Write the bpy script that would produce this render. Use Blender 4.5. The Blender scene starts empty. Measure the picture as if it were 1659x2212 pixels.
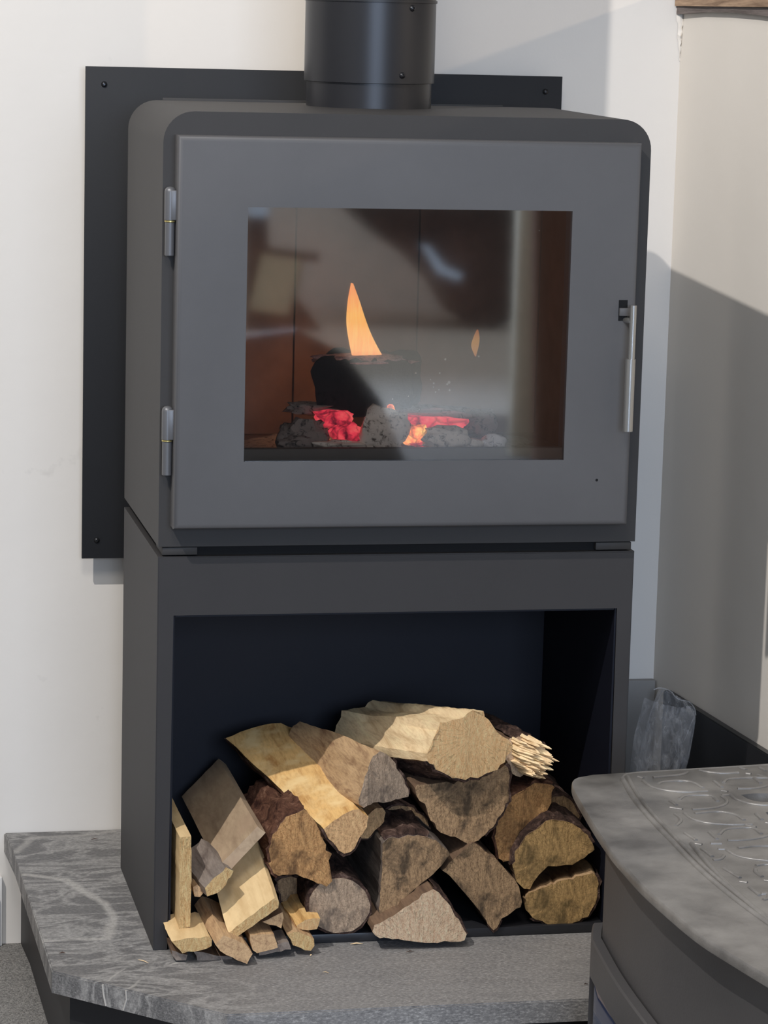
import bpy, bmesh, math, random
from mathutils import Vector, Matrix, noise
import numpy as np
random.seed(7)
S = bpy.context.scene
COL = S.collection
PI = math.pi

# ------------------------------------------------------------------ camera
FPX = 6347.9; YAW, PITCH, ROLL = 0.2118, 0.1758, 0.0271
CAM = np.array([-0.4488, -3.4805, 1.1642]); PX, PY = 829.5 + 36.4, 1106 + 30.9
ca, sa, cb, sb = math.cos(YAW), math.sin(YAW), math.cos(PITCH), math.sin(PITCH)
_f = np.array([sa*cb, ca*cb, -sb]); _r = np.array([ca, -sa, 0.]); _u = np.cross(_r, _f)
cc, sc = math.cos(ROLL), math.sin(ROLL)
CR, CU = cc*_r + sc*_u, -sc*_r + cc*_u
cam_data = bpy.data.cameras.new('camera'); cam = bpy.data.objects.new('camera', cam_data); COL.objects.link(cam)
M = Matrix.Identity(4)
for i in range(3):
    M[i][0] = CR[i]; M[i][1] = CU[i]; M[i][2] = -_f[i]; M[i][3] = CAM[i]
cam.matrix_world = M
cam_data.sensor_fit = 'HORIZONTAL'; cam_data.sensor_width = 36; cam_data.lens = FPX/1659*36
cam_data.shift_x = -(PX-829.5)/1659; cam_data.shift_y = (PY-1106)/1659
cam_data.clip_start = 0.05; cam_data.clip_end = 60
S.camera = cam

# ------------------------------------------------------------------ world, light, exposure
S.view_settings.view_transform = 'Standard'; S.view_settings.look = 'None'
S.view_settings.gamma = 1; S.view_settings.use_curve_mapping = False
S.view_settings.exposure = 0.0
W = bpy.data.worlds.new('world'); S.world = W; W.use_nodes = True
bg = W.node_tree.nodes['Background']; bg.inputs[0].default_value = (0.75, 0.83, 1.0, 1); bg.inputs[1].default_value = 0.30

def spot(name, loc, target, power, color, size_deg, radius, blend=0.5):
    d = bpy.data.lights.new(name, 'SPOT'); d.energy = power; d.color = color
    d.spot_size = math.radians(size_deg); d.spot_blend = blend; d.shadow_soft_size = radius
    o = bpy.data.objects.new(name, d); COL.objects.link(o); o.location = loc
    o.rotation_euler = (Vector(target)-Vector(loc)).to_track_quat('-Z', 'Y').to_euler(); return o
def area(name, loc, target, power, color, sx, sy):
    d = bpy.data.lights.new(name, 'AREA'); d.energy = power; d.color = color; d.shape = 'RECTANGLE'; d.size = sx; d.size_y = sy
    o = bpy.data.objects.new(name, d); COL.objects.link(o); o.location = loc
    o.rotation_euler = (Vector(target)-Vector(loc)).to_track_quat('-Z', 'Y').to_euler(); return o
KEY = (-1.32, -1.45, 3.00)
spot('key_ceiling_spot', KEY, (0.35, 0.0, 0.15), 305, (1.0, 0.965, 0.93), 84, 0.022, 0.75)
spot('side_room_spot', (3.96, -2.12, 2.33), (0.75, 0.545, 1.40), 130, (1.0, 0.80, 0.58), 34, 0.05, 0.9)
area('window_daylight', (0.3, -6.6, 1.7), (0.3, 0, 0.4), 175, (0.60, 0.75, 1.0), 2.4, 1.6)
area('far_room_fill', (2.2, -7.6, 3.2), (2.2, -8.6, 0), 52, (0.92, 0.95, 1.0), 2.5, .8)  # added lamp, brightens the far room mirrored in the stove glass
fl = bpy.data.lights.new('fire_glow', 'POINT'); fl.energy = 0.2; fl.color = (1.0, .50, .28); fl.shadow_soft_size = .008
fo = bpy.data.objects.new('fire_glow', fl); COL.objects.link(fo); fo.location = (.235, .19, .672)
area('ceiling_panel_light', (-0.4, -2.6, 3.05), (-0.3, -2.6, 0), 40, (1.0, 0.95, 0.88), 1.2, 0.6)

# ------------------------------------------------------------------ helpers
def lin(c):
    return tuple(((x/255)/12.92 if x/255 <= .04045 else ((x/255+.055)/1.055)**2.4) for x in c) + (1,)
def ray(x, y):
    v = _f*FPX + CR*(x-PX) - CU*(y-PY); return v/np.linalg.norm(v)
def on_plane(x, y, p0, n):
    v = ray(x, y); n = np.array(n, float); t = ((np.array(p0)-CAM)@n)/(v@n); return CAM+v*t
def atY(x, y, Y): return on_plane(x, y, (0, Y, 0), (0, 1, 0))
def atZ(x, y, Z): return on_plane(x, y, (0, 0, Z), (0, 0, 1))
def atX(x, y, X): return on_plane(x, y, (X, 0, 0), (1, 0, 0))

class NT:
    def __init__(s, name):
        s.m = bpy.data.materials.new(name); s.m.use_nodes = True; s.t = s.m.node_tree
        s.b = s.t.nodes['Principled BSDF']; s.out = s.t.nodes['Material Output']
    def n(s, typ, **k):
        o = s.t.nodes.new(typ)
        for a, v in k.items(): setattr(o, a, v)
        return o
    def l(s, a, b): s.t.links.new(a, b)
    def set(s, sock, v):
        if hasattr(v, 'node'): s.l(v, sock)
        else: sock.default_value = v
    def coord(s, kind='Object', scale=(1, 1, 1), loc=(0, 0, 0), rot=(0, 0, 0)):
        c = s.n('ShaderNodeTexCoord'); m = s.n('ShaderNodeMapping'); s.l(c.outputs[kind], m.inputs[0])
        m.inputs['Scale'].default_value = scale; m.inputs['Location'].default_value = loc; m.inputs['Rotation'].default_value = rot
        return m.outputs[0]
    def noise(s, vec, scale, detail=4, rough=.5, dist=0):
        o = s.n('ShaderNodeTexNoise'); s.l(vec, o.inputs['Vector']); o.inputs['Scale'].default_value = scale
        o.inputs['Detail'].default_value = detail; o.inputs['Roughness'].default_value = rough; o.inputs['Distortion'].default_value = dist
        return o.outputs['Fac']
    def ramp(s, fac, stops):
        o = s.n('ShaderNodeValToRGB'); s.l(fac, o.inputs[0]); e = o.color_ramp.elements
        while len(e) < len(stops): e.new(.5)
        for i, (p, c) in enumerate(stops): e[i].position = p; e[i].color = c if len(c) == 4 else tuple(c)+(1,)
        return o.outputs[0]
    def mix(s, fac, a, b, mode='MIX'):
        o = s.n('ShaderNodeMix', data_type='RGBA', blend_type=mode); s.set(o.inputs[0], fac); s.set(o.inputs[6], a); s.set(o.inputs[7], b)
        return o.outputs[2]
    def math(s, op, a, b=0., c=0., clamp=False):
        o = s.n('ShaderNodeMath', operation=op, use_clamp=clamp); s.set(o.inputs[0], a); s.set(o.inputs[1], b); s.set(o.inputs[2], c)
        return o.outputs[0]
    def bump(s, h, strength=.3, dist=.002, prev=None):
        o = s.n('ShaderNodeBump'); s.l(h, o.inputs['Height']); o.inputs['Strength'].default_value = strength; o.inputs['Distance'].default_value = dist
        if prev: s.l(prev, o.inputs['Normal'])
        s.l(o.outputs[0], s.b.inputs['Normal']); return o.outputs[0]
    def base(s, col, rough=.6, metal=0., spec=.5):
        s.set(s.b.inputs['Base Color'], col); s.set(s.b.inputs['Roughness'], rough); s.set(s.b.inputs['Metallic'], metal)
        s.set(s.b.inputs['Specular IOR Level'], spec)

BW = (0, 0, 0, 1), (1, 1, 1, 1)
def paint(name, rgb, rough=.55, spec=.4, metal=0., grain=900, bump=.08, var=.06):
    k = NT(name); v = k.coord(); c = lin(rgb)
    n = k.noise(v, 9, 5, .6)
    col = k.mix(n, tuple(x*(1-var*2) for x in c[:3])+(1,), tuple(min(1, x*(1+var*2)) for x in c[:3])+(1,))
    k.base(col, rough, metal, spec)
    k.bump(k.noise(v, grain, 2), bump, .0006)
    return k.m
def plaster(name, rgb, scuff=True):
    k = NT(name); v = k.coord(); c = lin(rgb)
    n = k.noise(v, 3.5, 6, .6)
    col = k.mix(n, tuple(x*.95 for x in c[:3])+(1,), c)
    if scuff:
        sp = k.ramp(k.noise(v, 14, 4, .7), [(.68, BW[0]), (.78, BW[1])])
        col = k.mix(k.math('MULTIPLY', sp, .22), col, lin((150, 145, 138)))
    k.base(col, .85, 0, .2)
    b = k.bump(k.noise(v, 60, 4, .6), .12, .002); k.bump(k.noise(v, 5, 2), .35, .006, b)
    return k.m

# ---- mesh + object plumbing
def link(name, me, mats, parent=None, smooth=None):
    o = bpy.data.objects.new(name, me); COL.objects.link(o)
    for m in (mats if isinstance(mats, (list, tuple)) else [mats]): me.materials.append(m)
    if smooth is not None:
        me.polygons.foreach_set('use_smooth', [True]*len(me.polygons))
        me.set_sharp_from_angle(angle=math.radians(smooth))
    if parent is not None:
        o.parent = parent; o.matrix_parent_inverse = Matrix.Translation(-Vector(parent.location))
    return o
def from_bm(name, bm, mats, parent=None, smooth=None, origin=None):
    bmesh.ops.recalc_face_normals(bm, faces=bm.faces)
    me = bpy.data.meshes.new(name)
    if origin is not None: bmesh.ops.translate(bm, verts=bm.verts, vec=-Vector(origin))
    bm.to_mesh(me); bm.free()
    o = link(name, me, mats, parent, smooth)
    if origin is not None: o.location = origin
    return o
def thing(name, loc, label, cat, group=None):
    o = bpy.data.objects.new(name, None); COL.objects.link(o); o.location = loc; o.empty_display_size = .05
    return tag(o, label, cat, group)
def tag(o, label, cat, group=None):
    o['label'] = label; o['category'] = cat
    if group: o['group'] = group
    return o
def struct(o): o['kind'] = 'structure'; return o
def box(bm, x0, x1, y0, y1, z0, z1, bev=0, seg=2):
    vs = [bm.verts.new(p) for p in [(x0,y0,z0),(x1,y0,z0),(x1,y1,z0),(x0,y1,z0),(x0,y0,z1),(x1,y0,z1),(x1,y1,z1),(x0,y1,z1)]]
    fs = [bm.faces.new([vs[i] for i in q]) for q in [(0,3,2,1),(4,5,6,7),(0,1,5,4),(1,2,6,5),(2,3,7,6),(3,0,4,7)]]
    if bev:
        es = list({e for f in fs for e in f.edges})
        bmesh.ops.bevel(bm, geom=es, offset=bev, segments=seg, affect='EDGES', profile=.5)
    return vs
def boxo(name, dims, mat, parent=None, bev=.001, smooth=40):
    bm = bmesh.new(); box(bm, *dims, bev=bev); return from_bm(name, bm, mat, parent, smooth)
def prism(bm, outline, d):
    """outline: list of 3D points (planar); d: extrude vector"""
    a = [bm.verts.new(p) for p in outline]; b = [bm.verts.new(Vector(p)+Vector(d)) for p in outline]
    n = len(a); f0 = bm.faces.new(a); f1 = bm.faces.new(list(reversed(b)))
    for i in range(n): bm.faces.new([a[i], b[i], b[(i+1) % n], a[(i+1) % n]])
    return f0, f1
def lathe(bm, prof, c, n=48, cap=True):
    """prof: [(r,z)], axis z through c"""
    rings = [[bm.verts.new((c[0]+r*math.cos(2*PI*i/n), c[1]+r*math.sin(2*PI*i/n), z)) for i in range(n)] for r, z in prof]
    for a, b in zip(rings, rings[1:]):
        for i in range(n): bm.faces.new([a[i], a[(i+1) % n], b[(i+1) % n], b[i]])
    if cap: bm.faces.new(rings[0][::-1]); bm.faces.new(rings[-1])
def tube(bm, pts, r, n=8, flat=1.0):
    pts = [Vector(p) for p in pts]; rings = []
    rr = r if isinstance(r, (list, tuple)) else [r]*len(pts)
    for i, p in enumerate(pts):
        t = (pts[min(i+1, len(pts)-1)]-pts[max(i-1, 0)]).normalized()
        up = Vector((0, 0, 1)) if abs(t.z) < .9 else Vector((1, 0, 0))
        a = t.cross(up).normalized(); b = a.cross(t)
        rings.append([bm.verts.new(p+a*math.cos(2*PI*k/n)*rr[i]+b*math.sin(2*PI*k/n)*rr[i]*flat) for k in range(n)])
    for x, y in zip(rings, rings[1:]):
        for k in range(n): bm.faces.new([x[k], x[(k+1) % n], y[(k+1) % n], y[k]])
    bm.faces.new(rings[0][::-1]); bm.faces.new(rings[-1])
def smooth_line(pts, n=6):
    """Catmull-Rom through 2D/3D points"""
    P = [np.array(p, float) for p in pts]; P = [2*P[0]-P[1]]+P+[2*P[-1]-P[-2]]; out = []
    for i in range(1, len(P)-2):
        for k in range(n):
            t = k/n; a, b, c, d = P[i-1:i+3]
            out.append(.5*((2*b)+(-a+c)*t+(2*a-5*b+4*c-d)*t*t+(-a+3*b-3*c+d)*t**3))
    out.append(P[-2]); return out
def screw_head(name, c, nrm, r, mat, parent):
    bm = bmesh.new(); n = 14
    nrm = Vector(nrm).normalized(); a = nrm.orthogonal().normalized(); b = nrm.cross(a); c = Vector(c)
    rings = []
    for (k, h) in ((1.15, 0), (1.1, .25), (.85, .6), (.45, .8), (.38, .45)):
        rings.append([bm.verts.new(c+nrm*h*r+(a*math.cos(2*PI*i/n)+b*math.sin(2*PI*i/n))*r*k) for i in range(n)])
    for x, y in zip(rings, rings[1:]):
        for i in range(n): bm.faces.new([x[i], x[(i+1) % n], y[(i+1) % n], y[i]])
    bm.faces.new(rings[-1])
    return from_bm(name, bm, mat, parent, 40)

# ------------------------------------------------------------------ setting
YW = 0.545                     # back wall plane
CX = 0.801                     # corner with the low right wall
ZF = -0.163                    # carpet level (hearth stone top is z = 0)
m_wall = plaster('cream_wall_plaster', (222, 216, 208))
m_wallr = plaster('side_wall_plaster', (228, 221, 211), False)
m_ceil = plaster('ceiling_white', (225, 225, 222), False)
k = NT('speckled_grey_carpet'); v = k.coord()
col = k.ramp(k.noise(v, 420, 3, .7), [(.35, lin((92, 90, 88))), (.65, lin((158, 155, 150)))])
k.base(col, .95, 0, .1); k.bump(k.noise(v, 500, 2), .8, .004); m_carpet = k.m

struct(boxo('wall_back', (-3.2, 1.9, YW, YW+.12, ZF, 3.3), m_wall, bev=0))
# low wall on the right, capped by a wooden beam; runs toward the camera, very slightly splayed
def lowwall(x):  # y from corner toward camera
    return x
RD = Vector((.08, -1, 0)).normalized()
bm = bmesh.new(); a = Vector((CX, YW, ZF)); L = 1.25
prism(bm, [a, a+RD*L, a+RD*L+Vector((.14, 0, 0)), a+Vector((.14, 0, 0))], (0, 0, 1.172-ZF))
struct(from_bm('wall_right', bm, m_wallr))
struct(boxo('floor', (-3.2, 4.6, -9.2, YW+.12, ZF-.05, ZF), m_carpet, bev=0))
struct(boxo('ceiling', (-3.2, 4.6, -9.2, YW+.12, 3.3, 3.38), m_ceil, bev=0))
struct(boxo('wall_left', (-3.3, -3.2, -9.2, YW+.12, ZF, 3.3), m_wall, bev=0))
struct(boxo('wall_front', (-3.2, 4.6, -9.3, -9.2, ZF, 3.3), m_wall, bev=0))
# rough patch of filler up the corner under the beam
bm = bmesh.new()
random.seed(3)
prev = None
for i in range(16):
    z = 1.172-.0046*i*1.1; w = .009*(1-i/17)*random.uniform(.6, 1.2); rows = []
    for (dx, dy) in ((-w, 0), (-w*.4, -.0035*random.random()-.001), (w*.1, -w*.35), (.0, -w)):
        rows.append(bm.verts.new((CX+dx+random.uniform(-.0015, .0015), YW-.0008+dy, z+random.uniform(-.001, .001))))
    if prev:
        for q in range(3): bm.faces.new([prev[q], prev[q+1], rows[q+1], rows[q]])
    prev = rows
struct(from_bm('trim_1', bm, m_wallr, smooth=30))

def wood(name, c1, c2, scale=(40, 3, 40), rough=.7, c3=None, bump=.35):
    k = NT(name); v = k.coord(scale=scale)
    n = k.noise(v, 1.6, 7, .65, .6); col = k.ramp(n, [(.32, lin(c2)), (.5, lin(c1)), (.7, tuple(min(1, x*1.15) for x in lin(c1)[:3])+(1,))])
    fine = k.noise(k.coord(scale=tuple(s*5 for s in scale)), 1.5, 3, .6)
    col = k.mix(k.math('MULTIPLY', k.ramp(fine, [(.35, BW[1]), (.55, BW[0])]), .35), col, lin(c2))
    if c3:
        kn = k.ramp(k.noise(k.coord(), 22, 4, .6), [(.5, BW[0]), (.68, BW[1])]); col = k.mix(kn, col, lin(c3))
    k.base(col, rough, 0, .3)
    b = k.bump(fine, bump, .0015); k.bump(n, bump*.6, .002, b)
    return k.m
m_beam = wood('aged_pale_timber', (176, 148, 122), (128, 104, 84), scale=(30, 4, 60))
m_beamlow = wood('grey_timber_edge', (120, 110, 106), (86, 78, 74), scale=(30, 4, 60))
bt = thing('wooden_capping_beam', (CX+.05, YW-.4, 1.172), 'pale rough timber beam lying along the top of the low right wall', 'beam')
def beam_part(name, zlo, zhi, inset, mat):
    bm = bmesh.new(); a = Vector((CX-.012+inset, YW-.002, 0)); n = 14; rngs = []
    for i in range(n+1):
        c = a+RD*(L+.01)*i/n; z0 = zlo+.004*math.sin(i*.9)*(0 if name == 'timber' else 1)+.004*i/n; z1 = zhi+.012*i/n
        j = random.uniform(-.001, .001)
        rngs.append([bm.verts.new((c.x+j, c.y, z0)), bm.verts.new((c.x+j, c.y, z1)), bm.verts.new((c.x+.17, c.y, z1)), bm.verts.new((c.x+.17, c.y, z0))])
    for p, q in zip(rngs, rngs[1:]):
        for k_ in range(4): bm.faces.new([p[k_], p[(k_+1) % 4], q[(k_+1) % 4], q[k_]])
    bm.faces.new(rngs[0]); bm.faces.new(rngs[-1][::-1])
    return from_bm(name, bm, mat, bt, 30)
beam_part('timber', 1.172, 1.196, 0, m_beam)
beam_part('edge_strip', 1.1605, 1.172, .004, m_beamlow)

# skirting and bare plank at the far left
m_white = paint('white_gloss', (226, 224, 220), .4, .5)
m_brownpl = wood('brown_bare_plank', (150, 124, 102), (112, 88, 70), scale=(30, 60, 3))
struct(boxo('baseboard_back', (-3.2, -.146, YW-.012, YW, ZF, -.062), m_white, bev=.002))
tag(boxo('bare_plank', (-.62, -.1555, YW-.026, YW-.0125, ZF+.001, -.078), m_brownpl, bev=.001),
    'brown bare wooden plank against the white skirting beside the hearth', 'plank')

# ------------------------------------------------------------------ hearth
def seg_dist(k, v, a, b):
    """distance in the xy(z) plane from v to the segment a-b, as nodes"""
    A = Vector(a); B = Vector(b); D = B-A
    s1 = k.n('ShaderNodeVectorMath', operation='SUBTRACT'); k.l(v, s1.inputs[0]); s1.inputs[1].default_value = A
    dt = k.n('ShaderNodeVectorMath', operation='DOT_PRODUCT'); k.l(s1.outputs[0], dt.inputs[0]); dt.inputs[1].default_value = D/D.length_squared
    t = k.math('MAXIMUM', k.math('MINIMUM', dt.outputs['Value'], 1.), 0.)
    sc_ = k.n('ShaderNodeVectorMath', operation='SCALE'); sc_.inputs[0].default_value = D; k.l(t, sc_.inputs['Scale'])
    s2 = k.n('ShaderNodeVectorMath', operation='SUBTRACT'); k.l(s1.outputs[0], s2.inputs[0]); k.l(sc_.outputs[0], s2.inputs[1])
    ln = k.n('ShaderNodeVectorMath', operation='LENGTH'); k.l(s2.outputs[0], ln.inputs[0])
    return ln.outputs['Value']
k = NT('veined_grey_slate'); v = k.coord()
nz = k.n('ShaderNodeTexNoise'); k.l(v, nz.inputs['Vector']); nz.inputs['Scale'].default_value = 11; nz.inputs['Detail'].default_value = 5
sub = k.n('ShaderNodeVectorMath', operation='SUBTRACT'); k.l(nz.outputs['Color'], sub.inputs[0]); sub.inputs[1].default_value = (.5, .5, .5)
scl = k.n('ShaderNodeVectorMath', operation='SCALE'); k.l(sub.outputs[0], scl.inputs[0]); scl.inputs['Scale'].default_value = .030
wv = k.n('ShaderNodeVectorMath', operation='ADD'); k.l(v, wv.inputs[0]); k.l(scl.outputs[0], wv.inputs[1])
warp = wv.outputs[0]
fine = k.noise(k.coord(scale=(1, 2.4, 2.4), rot=(0, 0, .5)), 190, 5, .75)
big = k.noise(k.coord(scale=(1, 2.2, 1), rot=(0, 0, .6)), 9, 5, .6, 1.2)
c1 = k.ramp(fine, [(.30, lin((74, 73, 73))), (.52, lin((120, 118, 116))), (.74, lin((184, 181, 177)))])
c2 = k.mix(k.math('MULTIPLY', big, .55), c1, lin((88, 87, 88)))
# swirl of pale cloudy bands on the left end, thin veins at the front corner
rn = k.noise(k.coord(scale=(1, 2.6, 1), rot=(0, 0, -.55)), 7.5, 7, .62, 1.1)
ridge = k.math('SUBTRACT', 1., k.math('MULTIPLY', k.math('ABSOLUTE', k.math('SUBTRACT', rn, .5)), 9.), clamp=True)
bm_ = k.ramp(ridge, [(.35, BW[0]), (.95, BW[1])])
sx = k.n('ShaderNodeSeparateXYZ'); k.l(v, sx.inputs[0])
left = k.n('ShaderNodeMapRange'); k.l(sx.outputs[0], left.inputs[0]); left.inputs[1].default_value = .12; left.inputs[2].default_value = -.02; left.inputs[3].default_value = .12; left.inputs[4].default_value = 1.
fleck = k.ramp(k.noise(v, 170, 5, .8), [(.38, BW[0]), (.62, BW[1])])
bandm = k.math('MULTIPLY', k.math('MULTIPLY', bm_, left.outputs[0]), k.math('MULTIPLY_ADD', fleck, .6, .2))
col = k.mix(bandm, c2, lin((186, 183, 178)))
def vein(pxpts, width, strength, vec):
    global col
    P = [Vector(atZ(x, y, 0)) if z is None else Vector(atY(x, y, z)) for x, y, z in pxpts]
    d = None
    for p, q in zip(P, P[1:]):
        dd = seg_dist(k, vec, p, q); d = dd if d is None else k.math('MINIMUM', d, dd)
    mk = k.n('ShaderNodeMapRange'); k.l(d, mk.inputs[0]); mk.inputs[1].default_value = width; mk.inputs[2].default_value = width*.35
    col = k.mix(k.math('MULTIPLY', mk.outputs[0], k.math('MULTIPLY', k.math('MULTIPLY_ADD', fleck, .55, .45), strength)), col, lin((192, 188, 181)))
vein([(390, 2080, None), (340, 2095, None), (300, 2112, None), (272, 2136, None)], .0028, .8, warp)
vein([(276, 2088, None), (250, 2105, None), (222, 2122, None)], .0022, .7, warp)
vein([(60, 1888, None), (140, 1900, None), (190, 1928, None), (235, 1965, None), (245, 1990, None), (232, 2025, None)], .009, .85, warp)
vein([(90, 2032, None), (170, 2028, None), (236, 2030, None)], .007, .8, warp)
vein([(30, 1840, None), (75, 1810, None), (150, 1805, None), (240, 1796, None)], .009, .6, warp)
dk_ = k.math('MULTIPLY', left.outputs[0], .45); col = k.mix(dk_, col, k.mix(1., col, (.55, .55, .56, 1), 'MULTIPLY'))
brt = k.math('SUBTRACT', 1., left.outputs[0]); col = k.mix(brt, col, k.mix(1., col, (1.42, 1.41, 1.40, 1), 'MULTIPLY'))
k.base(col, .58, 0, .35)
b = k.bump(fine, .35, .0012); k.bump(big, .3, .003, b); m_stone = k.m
m_basebl = paint('black_hearth_base', (34, 34, 36), .5, .4)

ht = thing('hearth_plinth', (.33, .15, ZF), 'black corner hearth plinth carrying a grey veined slate slab', 'hearth')
outl = [(-.143, YW-.001), (-.137, .461), (-.131, -.062), (.056, -.244), (.62, -.246), (.795, -.09), (.795, YW-.001)]
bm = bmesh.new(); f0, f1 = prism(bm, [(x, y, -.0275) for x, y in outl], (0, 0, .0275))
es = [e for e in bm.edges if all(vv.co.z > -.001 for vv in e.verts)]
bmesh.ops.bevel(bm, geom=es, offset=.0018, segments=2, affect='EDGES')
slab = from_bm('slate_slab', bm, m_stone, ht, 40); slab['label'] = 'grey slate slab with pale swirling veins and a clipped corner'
bm = bmesh.new(); ins = [(-.119, YW-.002), (-.114, .45), (-.108, -.052), (.065, -.220), (.61, -.222), (.77, -.08), (.77, YW-.002)]
prism(bm, [(x, y, ZF) for x, y in ins], (0, 0, -.0278-ZF)); from_bm('plinth_panel', bm, m_basebl, ht)
# vein continuing down the slab's front edge is part of the stone: thin inlaid quartz strips
m_quartz = paint('pale_quartz_vein', (176, 171, 164), .6, .3)
for (a_, b_) in (((222, 2122), (229, 2160)), ((272, 2136), (267, 2172))):
    e0 = Vector((-.131, -.062, 0)); e1 = Vector((.056, -.244, 0)); nn = Vector((e1.y-e0.y, -(e1.x-e0.x), 0)).normalized()
    p = on_plane(*a_, e0, nn); q = on_plane(*b_, e0, nn); bm = bmesh.new()
    tube(bm, [Vector((p[0], p[1], min(p[2], -.001))), Vector((p[0]+.001, p[1]-.001, -.012)), Vector((q[0], q[1], -.0265))], .0013, 6)
    from_bm('quartz_vein', bm, m_quartz, ht, 40)

# black upstand along the foot of the side wall and the grey one behind the stove
m_up = paint('black_upstand_paint', (30, 30, 32), .35, .45)
m_upg = paint('grey_upstand_paint', (140, 137, 133), .5, .4)
bm = bmesh.new(); a = Vector((CX-.0005+.0048, YW-.075, .001)); nrm = Vector((-.012, 0, 0))
prism(bm, [a, a+RD*.55, a+RD*.55+nrm, a+nrm], (0, 0, .202))
bmesh.ops.bevel(bm, geom=bm.edges[:], offset=.0015, segments=2, affect='EDGES')
tag(from_bm('black_side_upstand', bm, m_up, smooth=40), 'low black board standing against the foot of the right wall', 'board')
tag(boxo('grey_rear_upstand', (.56, CX-.001, YW-.014, YW-.001, .001, .203), m_upg, bev=.0015),
    'low grey board against the back wall behind the clear bag', 'board')

# ------------------------------------------------------------------ heat shield behind the stove
m_shield = paint('charcoal_shield_paint', (28, 29, 32), .62, .35)
m_screw = paint('dark_screw_steel', (52, 52, 54), .3, .6, .7)
sh = thing('wall_heat_shield', (.29, .53, .4), 'flat black rectangular heat shield screwed to the wall behind the stove', 'heat shield')
boxo('shield_plate', (-.040, .622, .512, .5155, .398, 1.071), m_shield, sh, bev=.0004)
for q in ((225, 182), (1178, 198), (209, 1167)):
    p = atY(*q, .512); screw_head('screw', p, (0, -1, 0), .0036, m_screw, sh)
screw_head('screw', (.597, .512, .445), (0, -1, 0), .0036, m_screw, sh)
for x, z in ((-.028, .445), (-.028, 1.05), (.597, .445), (.597, 1.05)):
        bm = bmesh.new(); vs = bmesh.ops.create_cone(bm, cap_ends=True, segments=12, radius1=.006, radius2=.006, depth=.029,
            matrix=Matrix.Translation((x, .5302, z)) @ Matrix.Rotation(PI/2, 4, 'X'))
        from_bm('spacer', bm, m_screw, sh, 40)

# ------------------------------------------------------------------ wood burning stove
Wd, D, H, T = .6, .357, .497, 1.033
m_body = paint('stove_body_paint', (52, 50, 49), .6, .35)
m_door = paint('stove_door_paint', (80, 79, 80), .55, .4)
m_bench = paint('log_store_paint', (50, 48, 48), .62, .35)
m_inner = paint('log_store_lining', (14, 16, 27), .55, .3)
m_gap = paint('shadow_gap_black', (20, 20, 21), .7, .2)
m_lin = NT('sooty_firebrick'); v = m_lin.coord()
m_lin.base(m_lin.ramp(m_lin.noise(v, 9, 5, .6), [(.3, lin((104, 80, 66))), (.7, lin((150, 118, 98)))]), .9, 0, .2); m_lin.bump(m_lin.noise(v, 150, 3), .3, .001); m_lin = m_lin.m
k = NT('smoked_stove_glass'); k.t.nodes.remove(k.b)
tr = k.n('ShaderNodeBsdfTransparent'); tr.inputs[0].default_value = (.95, .92, .90, 1)
gl = k.n('ShaderNodeBsdfGlossy'); gl.inputs['Roughness'].default_value = .035; gl.inputs['Color'].default_value = (1, 1, 1, 1)
mx = k.n('ShaderNodeMixShader'); lw = k.n('ShaderNodeFresnel'); lw.inputs['IOR'].default_value = 1.5
sm = k.math('ADD', lw.outputs[0], .21); k.l(sm, mx.inputs[0])
k.l(tr.outputs[0], mx.inputs[1]); k.l(gl.outputs[0], mx.inputs[2]); k.l(mx.outputs[0], k.out.inputs[0]); m_glass = k.m
m_steel = NT('brushed_handle_steel'); m_steel.base(lin((170, 168, 164)), .28, .85, .5); m_steel.bump(m_steel.noise(m_steel.coord(scale=(1, 1, 12)), 300, 2), .15, .0003); m_steel = m_steel.m
m_hinge = paint('hinge_steel', (96, 96, 98), .42, .6, .3)
m_brass = NT('brass_washer'); m_brass.base(lin((214, 196, 130)), .3, .8, .5); m_brass = m_brass.m
m_slot = paint('slot_black', (12, 12, 13), .6, .2)

st = thing('wood_burning_stove', (.3, D/2, 0), 'tall charcoal steel wood burning stove with a glazed door above an open log store', 'stove')
def rounded(x0, x1, z0, z1, r, n=8, bottom=False):
    pts = []
    cs = [(x1-r, z1-r, 0), (x0+r, z1-r, PI/2)]
    pts += [(x0, z0), (x1, z0)]
    for cx_, cz_, a0 in cs:
        for i in range(n+1):
            a_ = a0+PI/2*i/n; pts.append((cx_+r*math.cos(a_), cz_+r*math.sin(a_)))
    return pts
def frame_fill(bm, outer, inner, y):
    vo = [bm.verts.new((x, y, z)) for x, z in outer]; vi = [bm.verts.new((x, y, z)) for x, z in inner]
    es = [bm.edges.new((vo[i], vo[(i+1) % len(vo)])) for i in range(len(vo))]+[bm.edges.new((vi[i], vi[(i+1) % len(vi)])) for i in range(len(vi))]
    bmesh.ops.triangle_fill(bm, edges=es, use_beauty=True)
    return vo, vi
def skin(bm, a, b):
    n = len(a)
    for i in range(n): bm.faces.new([a[i], a[(i+1) % n], b[(i+1) % n], b[i]])
Z1 = .5095
# firebox shell
bm = bmesh.new(); outer = rounded(0, Wd, Z1, T, .037, 10); inner = [(.055, .575), (.545, .575), (.545, .965), (.055, .965)]
vo, vi = frame_fill(bm, outer, inner, 0); sm_o = [bm.verts.new((x, D, z)) for x, z in outer]; skin(bm, vo, sm_o); bm.faces.new(sm_o)
sm_i = [bm.verts.new((x, .03, z)) for x, z in inner]; skin(bm, vi, sm_i)
fb = from_bm('firebox_body', bm, m_body, st, 30)
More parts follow.
